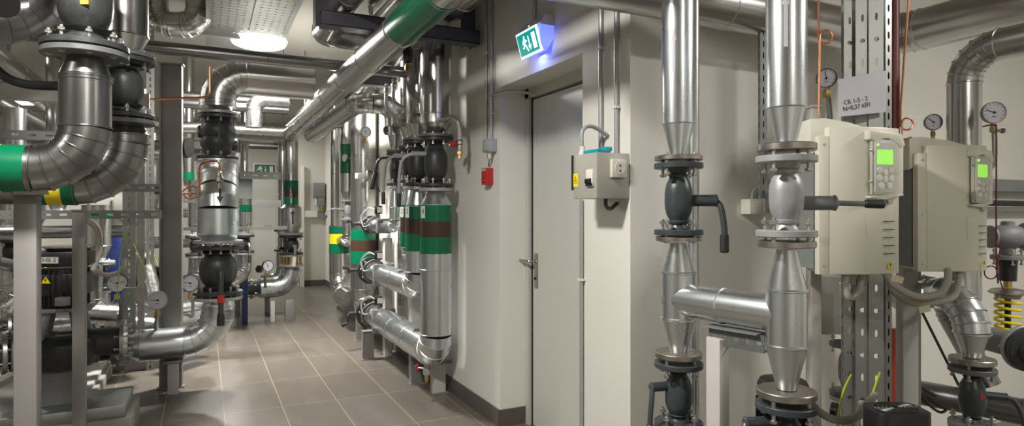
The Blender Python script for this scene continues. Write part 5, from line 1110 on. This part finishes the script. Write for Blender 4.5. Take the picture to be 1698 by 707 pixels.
for k, (px, py, w_, lab) in enumerate(((480, 530, .11, 'far steel leg under the far elbow, nearest the wall'), (452, 534, .05, 'far slim pale leg under the far pipe'), (443, 523, .06, 'far dark leg behind the slim pale one'))):
    d_ = F*H/(py-CY); x_, y_ = xy(px, d_); tag(MB().box((x_, y_, (zf-.13)/2), (w_, w_*.8, zf-.13)).build('stand_leg', 'post_light' if k == 1 else 'post_paint', bevel=.003), lab, 'stand')
c = P(432, 447, 7.8); tag(MB().lathe(c, (-.6, -.75, .2), [(0, .05), (.04, .05)], 6).build('brass_nut', 'brass'), 'brass hexagon fitting beside the far dial gauge', 'fitting')
# wall things far
c = atY(529, 318, YF-.06); t = thing('control_box', 'dark grey control box on the far wall right of the risers', 'control box', c)
MB().box(c+V((0, 0, .03)), (.20, .12, .26)).build('case', 'plate_grey', t, bevel=.006); MB().box(c+V((.03, 0, -.18)), (.12, .1, .18)).build('lower_case', 'plate_grey', t, bevel=.004); MB().cyl(c+V((-.05, 0, -.1)), c+V((-.05, 0, -.24)), .02, 10).build('plug', 'white_plastic', t); MB().cyl(c+V((.03, -.02, -.27)), c+V((.03, -.02, -.36)), .03, 10).build('fitting', 'brass', t)
a = atY(500, 355, YF-.04); b = atY(537, 355, YF-.04); t = thing('wall_trunking', 'white level trunking with a dark end on the far wall', 'trunking', a); MB().bar(a, b-V((.12, 0, 0)), .06, .12).build('trunk', 'white_plastic', t, smooth=False); MB().bar(b-V((.12, 0, 0)), b, .08, .13).build('end_box', 'plate_grey', t, smooth=False)
x_, y_ = xy(497, 11.6); tag(MB().box((x_, YF-.05, 1.1), (.07, .06, 2.2)).build('corner_post', 'white_plastic', smooth=False), 'white vertical trunking at the corner of the far wall', 'trunking')
# far exit sign
c = atY(439, 281, YD-.06); hw_, hh_ = .20, .10
t = thing('exit_sign', 'small unlit green running man exit sign above the far door', 'exit sign', c); MB().box(c, (hw_*2.2, .06, hh_*2.4)).build('case', 'white_plastic', t, bevel=.01)
g = MB().box(c+V((-.0, -.032, 0)), (hw_*1.9, .006, hh_*1.8)).build('sign_panel', 'sign_green', t, smooth=False)
def pl2(poly): MB().prism([(x*hh_*.9, y*hh_*.9) for x, y in poly], (0, -1, 0), .003, (1, 0, 0), NV, c+V((0, -.035, 0))).build('pictogram', 'sign_white', g, smooth=False)
pl2([(.95, .7), (1.7, .7), (1.7, -.7), (.95, -.7)]); pl2([(.05, .6), (.2, .6), (.2, -.1), (.4, -.1), (.12, -.65), (-.18, -.1), (.05, -.1)])
pl2([(-1.0, .75), (-.7, .7), (-.75, .5), (-.5, .2), (-.3, .25), (-.55, 0), (-.8, .1), (-.7, -.3), (-.3, -.65), (-.5, -.7), (-1.0, -.3), (-1.3, -.15), (-1.7, -.4), (-1.75, -.25), (-1.3, .1), (-1.05, .2), (-1.4, .1), (-1.55, .2), (-1.2, .45), (-1.0, .5)])
# rails and perforated plate before the far door
for k, (py, Y) in enumerate(((292, 8.4), (338, 8.4))):
    a = atY(398, py, Y); b = atY(466, py, Y); strut(('upper level perforated rail before the far door', 'lower level perforated rail before the far door')[k], V((a.x, Y, b.z)), b, .09, .04, (0, -1, 0), .10, (.02, .06), t=.004, double=False)
a = atY(300, 381, 6.3); b = atY(476, 378, 6.3); tag(MB().bar(V((a.x, 6.3, b.z)), b, .03, .03).build('thin_rail', 'zinc_strut', smooth=False), 'thin level rail at waist height behind the stack', 'rail')
c = atY(404, 318, 8.5); tag(MB().box(c, (.2, .006, .34)).build('perforated_plate', 'plate_grey', smooth=False), 'grey plate between the perforated rails beside the stack', 'plate')
x_, y_ = xy(394, 8.2); post('pale slim post right behind the tall valve stack', x_, y_, 0, Z(215, 8.2), .07, .07, 'post_paint')
x_, y_ = xy(404, 7.5); tag(MB().box((x_+.02, y_+.2, .55), (.06, .3, 1.1)).build('blue_cabinet', 'blue_paint', smooth=False), 'dark blue cabinet edge seen beside the stack', 'cabinet')
# ================================================================ LEFT middle: pump rows behind, risers, struts, wires
def riser(label, px, d, py0, py1, r, m='clad', bands=None, valve=None, base_=True, vm='cast_black', top=None):
    x, y = xy(px, d); Zq = lambda p: Z(p, d); C = lambda p: V((x, y, Zq(p)))
    z0 = top if top else (ZC if px in (312, 96) else Zq(py0))
    t = run('clad riser in the '+label, [V((x, y, z0)), C(py1)], r, m=m, gap=.7, n=24, base=C(py1)); reducer(t, C(py1), C(py1)-NV*r*1.2, r, r*.55, m); flange(t, C(py1)-NV*(r*1.2+.008), NV, r*1.25, .02, 'silver_paint', n=24)
    if bands:
        for a, b, m_ in bands: band(t, C(a), C(b), r, m_, n=24)
    if valve:
        zt = Zq(py1)-r*1.2-.02; v = ball_valve('black valve under its riser in the '+label, (x, y, zt-valve), (x, y, zt), r*1.3, r*.82, .02, m=vm, nb=4, bs=.010, neck=.7, n=24, body=(.5, .36))
        e = V((x, y, zt-valve*.5))+V((.05, -r*1.7, 0)); lever(v, V((x, y, zt-valve*.5)), e, [e+V((.0, -.02, -.03)), e+V((.0, -.03, -.20))], .011, m='steel', gl=.5, sr=.016)
        zb_ = zt-valve; tt = run('foil clad bend under its valve in the '+label, [V((x, y, zb_-.02)), V((x, y, zb_-.28)), V((x-.35, y+.05, zb_-.30))], r*.95, r*1.5, m='foil', gap=2, n=24, ribs=True, base=(x, y, zb_-.28)); MB().cyl((x-.2, y+.03, 0), (x-.2, y+.03, zb_-.30), .02, 10).build('support_leg', 'post_paint', tt); flange(tt, V((x, y, zb_-.012)), NV, r*1.25, .02, 'silver_paint', n=24)
    return x, y
riser('left row, first behind the posts', 160, 4.9, 340, 408, .10, bands=((350, 362, 'green_tape'),), valve=.20)
riser('left row, second behind the slotted upright', 232, 5.9, 150, 402, .10, bands=None, valve=.22)
riser('left row, beside the H-section post', 327, 6.3, 300, 372, .085, valve=.19)
riser('left row, right behind the tall stack', 404, 6.9, 330, 372, .085, bands=((340, 352, 'green_tape'),), valve=.19)
riser('left row, small one by the copper coil', 312, 7.0, 250, 300, .06, bands=((306-20, 299, 'green_tape'),))
riser('left row, behind both left elbows', 96, 5.6, 200, 330, .09)
riser('left edge row, outermost', 22, 5.0, 180, 372, .085, valve=.2)
riser('left edge row, second from the outermost', 60, 6.6, 215, 360, .09)
riser('deep left row, seen between elbow and post', 255, 8.4, 200, 330, .10, bands=((308, 322, 'green_tape'),))
riser('deep left row, left of the slotted upright', 190, 8.9, 160, 342, .10, m='clad_dull_shaded')
# foil pipes low behind
for k, (a, b, r, lab, m_) in enumerate((((-10, 434, 4.7), (70, 452, 5.2), .05, 'dark slim level pipe at the left edge', 'clad_dull_shaded'), ((-20, 385, 4.4), (60, 384, 4.7), .045, 'dark level pipe behind the tall left post', 'clad_dull_shaded'),
    ((296, 515, 5.6), (352, 505, 5.9), .07, 'foil wrapped pipe behind the H-section post, upper', 'foil'), ((292, 538, 5.3), (350, 525, 5.7), .075, 'foil wrapped pipe behind the H-section post, lower', 'foil'),
    ((140, 520, 4.6), (192, 523, 4.75), .075, 'foil wrapped pipe right of the slim grey post', 'foil'), ((300, 212, 6.2), (338, 212, 6.3), .06, 'level clad pipe left of the check valve', 'clad'), ((218, 538, 4.9), (258, 540, 5.0), .06, 'short clad taper behind the front dial gauge', 'clad_galv'))):
    run(lab, [P(*a), P(*b)], r, m=m_, gap=.5, n=24)
run('foil wrapped elbow rising behind the gauges at the left', [P(205, 525, 5.1), P(262, 528, 5.2), P(240, 445, 5.3)], .075, .14, m='foil', gap=2, n=24)
run('foil bend hugging the pump behind the slim grey post', [P(150, 440, 4.7), P(150, 520, 4.7), P(215, 528, 4.9)], .08, .14, m='foil', gap=2, n=24)
tag(MB().lathe(P(308, 245, 5.0), (1, -.5, 0), [(-.05, .08), (0, .085), (.03, .08)], 28).build('end_disc', 'black_case'), 'black round end disc right of the H-section post', 'cap')
# flange pairs along the pump row
for k, (px, py, d_, R_) in enumerate(((148, 570, 4.12, .13), (171, 540, 5.0, .10), (214, 532, 5.2, .10), (6, 588, 3.3, .12), (14, 545, 4.0, .12), (236, 528, 5.4, .09), (400, 482, 7.8, .12))):
    p = P(px, py, d_); t = thing('flange_pair', ('bolted flange pair just right of the slim grey post', 'bolted flange pair behind the rubber joint', 'bolted flange pair left of the front dial gauge', 'bolted flange pair low at the left edge', 'bolted flange pair above the lowest one at the left edge', 'small bolted flange pair under the front gauges', 'bolted flange pair right of the big black valve')[k], 'flange', p)
    ax3 = V((.96, .28, 0)); flange(t, p, ax3, R_, .022, 'steel', 8, .009, n=24); flange(t, p+ax3*.035, ax3, R_, .022, 'flange_grey', 0, n=24); MB().cyl(p-ax3*.12, p+ax3*.15, R_*.55, 20).build('pipe_neck', 'cast_black', t)
# second motor pump behind the H post
for k, (px, py0, py1, d_, w_) in enumerate(((254, 441, 490, 5.6, .18), (190, 540, 575, 5.2, .2), (352, 380, 420, 8.4, .2))):
    if k == 1: continue
    x_, y_ = xy(px, d_); z1, z0 = Z(py0, d_), Z(py1, d_)
    t = thing('pump_motor', ('black finned pump motor left of the H-section post', '', 'far black pump motor behind the tall stack')[k], 'motor', (x_, y_, 0))
    b_ = MB().lathe((x_, y_, z0), NV, [(0, w_*.5), (z1-z0-.03, w_*.5)], 24)
    for j in range(24): g = 2*PI*j/24; b_.box((x_+w_*.54*math.cos(g), y_+w_*.54*math.sin(g), (z0+z1)/2-.02), (.02, .005, z1-z0-.06), Matrix.Rotation(g, 3, 'Z'))
    b_.build('finned_housing', 'black_case', t); MB().lathe((x_, y_, z1-.035), NV, [(0, w_*.62), (.03, w_*.62), (.035, w_*.5)], 24).build('fan_cover', 'black_case', t)
    MB().lathe((x_, y_, .15), NV, [(0, .13), (.1, .13), (.14, .08), (z0-.16, .09), (z0-.15, w_*.6)], 24).build('pump_body', 'primer', t); MB().box((x_, y_, .075), (.4, .35, .15)).build('plinth', 'concrete', t, bevel=.006)
    MB().box((x_-w_*.75, y_-.02, (z0+z1)/2), (.06, .12, .1)).build('terminal_box', 'black_case', t, bevel=.004)
# slotted uprights and rails at the left
for k, (px, d_, z1, w_, lab) in enumerate(((214, 4.7, ZC, .085, 'wide slotted upright with wires in the left pump rows'), (249, 5.4, ZC, .06, 'narrow slotted upright left of the H-section post'), (8, 5.4, ZC, .06, 'slotted upright at the left edge behind the pipes'))):
    x_, y_ = xy(px, d_); strut(lab, (x_, y_, .35 if k == 0 else 0), (x_, y_, z1), w_, .05, (.05, -1, 0), .055, (.012, .030), 'zinc_strut')
x_, y_ = xy(234, 4.72); tag(MB().box((x_, y_, 1.75), (.045, .04, 2.7)).build('side_post', 'post_light', smooth=False), 'pale slim post right beside the wide slotted upright', 'post')
for k, (px0, px1, py, Y, lab) in enumerate(((-20, 268, 356, 4.3, 'slotted level rail crossing behind the left posts at eye height'), (178, 268, 312, 4.5, 'short slotted level rail left of the H-section post'), (-20, 96, 226, 4.4, 'slotted level rail behind the nearest left elbow'), (300, 338, 332, 6.2, 'short slotted rail right of the H-section post'))):
    b = atY(px1, py, Y); a = atY(px0, py, Y); strut(lab, V((a.x, Y, b.z)), b, .05, .04, (0, -1, 0), .07, (.012, .035), 'plate_grey' if k != 3 else 'zinc_strut')
# beige conduits, hoses, wires
tube_thing('hose', 'thick beige hose curving down right of the slim grey post', 'hose', [P(138, 362, 4.2), P(160, 378, 4.2), P(165, 410, 4.2), P(155, 440, 4.1), P(144, 460, 4.0)], .022, 'flex')
tube_thing('hose', 'beige hose looping from the slotted upright towards the nearest pump', 'hose', [P(150, 444, 4.4), P(175, 456, 4.4), P(200, 450, 4.4), P(207, 430, 4.45)], .016, 'flex')
tube_thing('hose', 'small loop of beige hose right of the wide slotted upright', 'hose', [P(196, 360, 4.9), P(215, 373, 4.9), P(232, 370, 4.9), P(232, 360, 4.9), P(214, 356, 4.95)], .016, 'flex')
wire2('green and yellow earth wire drooping from the wide slotted upright to the pump', [P(213, 382, 4.4), P(200, 420, 4.35), P(196, 470, 4.3), P(192, 495, 4.3), P(170, 511, 4.2), P(142, 505, 4.1)])
wire2('green and yellow earth wire looping down past the white dial', [P(221, 404, 4.45), P(236, 440, 4.4), P(241, 462, 4.4), P(225, 477, 4.4), P(200, 476, 4.35), P(182, 466, 4.35)])
wire2('short green and yellow wire at the black finned motor, left one', [P(249, 422, 5.2), P(247, 434, 5.2), P(250, 442, 5.2)])
wire2('short green and yellow wire at the black finned motor, right one', [P(256, 426, 5.2), P(260, 436, 5.2), P(262, 442, 5.2)])
# red label lever
p = P(224, 424, 4.9); t = thing('lever_handle', 'pale lever with a dark red marked grip right of the slotted upright', 'lever', p); MB().bar(P(224, 422, 4.9), P(223, 445, 4.88), .03, .012).build('lever', 'steel', t, bevel=.002); g = MB().bar(P(223, 444, 4.88), P(222, 462, 4.86), .038, .018).build('grip', 'rubber', t, bevel=.003); MB().bar(P(223, 449, 4.865), P(222.5, 456, 4.855), .025, .02).build('mark', 'red', g)
# blue and white boards at the back left
x_, y_ = xy(192, 6.6); tag(MB().box((x_, y_, Z(380, 6.6)/2), (.14, .3, Z(380, 6.6))).build('blue_cabinet', 'blue_paint', bevel=.01), 'dark blue cabinet behind the slotted upright', 'cabinet')
t = thing('white_cabinet', 'large pale cabinet standing behind the two left posts', 'cabinet', P(98, 500, 6.9)); x_, y_ = xy(98, 6.9)
MB().box((x_, y_+.2, 1.0), (1.2, .4, 2.0)).build('case', 'wall_far', t, bevel=.01); MB().tube([(x_+.28, y_-.02, 1.5), (x_+.28, y_-.02, .95), (x_+.33, y_-.02, .9), (x_+.5, y_-.02, .9), (x_+.5, y_-.02, 1.5)], .012, 8).build('handle_bar', 'steel', t)
# low plinths along the aisle edge and floor grate
base('pale low plinth edge left of the short stand leg', atZ(150, 640, .1).x-.35, atZ(150, 640, .1).y+.25, .8, 1.3, .12, m2='post_light')
base('grey plinth under the far left pumps', -1.2, 6.9, 1.6, 1.1, .16); base('long plinth below the deep left row', -.7, 9.4, .9, 1.0, .16)
base('small plinth behind the big low clad pipe', atZ(330, 500, .1).x, atZ(330, 500, .1).y+.1, .5, .5, .12)
gt = atZ(60, 700, 0); t = thing('floor_grate', 'brown floor grate with bars at the foot of the left posts', 'grate', (gt.x, gt.y, 0)); g0 = atZ(160, 692, 0)
mb = MB(); 
for k in range(40): mb.box((g0.x-.04-k*.045, g0.y-.22, .006), (.006, .42, .010))
mb.build('grate_bars', 'steel', t, smooth=False); mb = MB()
for yy_ in (g0.y-.005, g0.y-.43): mb.box((g0.x-.92, yy_, .006), (1.84, .012, .012))
mb.build('grate_frame', 'steel', t, smooth=False)
# sloped silver channel at the lower left corner
t = tag(MB().bar(P(-10, 640, 2.9), P(24, 622, 3.1), .05, .03).build('steel_channel', 'zinc_strut', smooth=False), 'bright steel channel at the lower left corner, upper of two', 'channel')
tag(MB().bar(P(-10, 690, 2.7), P(26, 684, 2.9), .06, .03).build('steel_channel', 'zinc_strut', smooth=False), 'bright steel channel at the lower left corner, lower of two', 'channel')
# ================================================================ background runs to the far left
def Ybg(label, x, z, y0, y1, r, m='clad'): run(label, [V((x, y0, z)), V((x, y1, z))], r, m=m, gap=1.1, n=24)
Ybg('background ceiling pipe near the left wall, highest', -2.6, 2.75, 4.0, 12.5, .12); Ybg('background ceiling pipe over the left pumps, inner', -.75, 2.78, 5.6, 12.5, .10, 'clad_dull_shaded')
Ybg('background pipe over the left pumps beside the dark hose', -2.2, 2.35, 4.2, 12.0, .10)
for k, (Y, z, xa, xb_, r) in enumerate(((7.8, 2.0, -3.8, -.3, .07), (8.1, 2.12, -3.8, -.2, .06), (9.6, 2.15, -4, .1, .09), (10.5, 1.35, -4, .2, .07), (7.2, 1.18, -3.2, -.5, .06), (10.9, .9, -4, .2, .09))):
    run(('background level pipe behind the left elbows, upper front', 'background level pipe behind the left elbows, lower front', 'background level pipe in the middle distance, thick', 'background level pipe near eye height at the back', 'background level pipe at chest height behind the pumps', 'background level pipe low at the back')[k], [V((xa, Y, z)), V((xb_, Y, z))], r, m=('clad', 'clad_dull_shaded', 'clad')[k % 3], gap=.9, n=24)

# ================================================================ groups of like things
GR = {'ball_valve': 'flanged ball valves on the pipework', 'insulated_pipe': 'insulated clad pipes of the plant room', 'insulated_riser': 'upper clad risers of the valve row', 'pressure_gauge': 'dial gauges on the pipework',
 'thermometer': 'thermometers on the right wall pipes', 'flow_meter': 'flow meters on the three low runs', 'lug_valve': 'lug valves at the manifold', 'stand_leg': 'steel stand legs under the pipes', 'steel_post': 'painted steel posts',
 'perforated_channel': 'perforated steel channels', 'ceiling_lamp': 'round opal ceiling lamps', 'frequency_drive': 'ivory frequency drives', 'copper_capillary': 'looped copper capillaries', 'copper_tube': 'thin copper tubes on the stack',
 'flexible_conduit': 'ribbed flexible conduits', 'conduit': 'grey wall conduits', 'earth_wire': 'green and yellow earth wires', 'expansion_joint': 'black rubber expansion joints', 'flange_pair': 'bolted flange pairs of the pump rows',
 'equipment_plinth': 'plinths under the pumps', 'hanger_beam': 'dark painted hanger beams', 'cable_tray': 'perforated cable trays', 'siphon_tube': 'bent siphon tubes', 'exit_sign': 'running man exit signs', 'hose': 'hoses of the left pump rows',
 'pump_motor': 'black pump motors', 'support_post': 'pale supports behind the pipe cluster', 'cable_tag': 'paper tags on the conduits', 'drain_tap': 'taps by the nearest riser', 'cable': 'loose cables', 'steel_channel': 'bright steel channels in the corner'}
for o in list(COL.objects):
    if o.parent is None and 'label' in o:
        k = o.name.split('.')[0]
        if k in GR and 'group' not in o: o['group'] = GR[k]
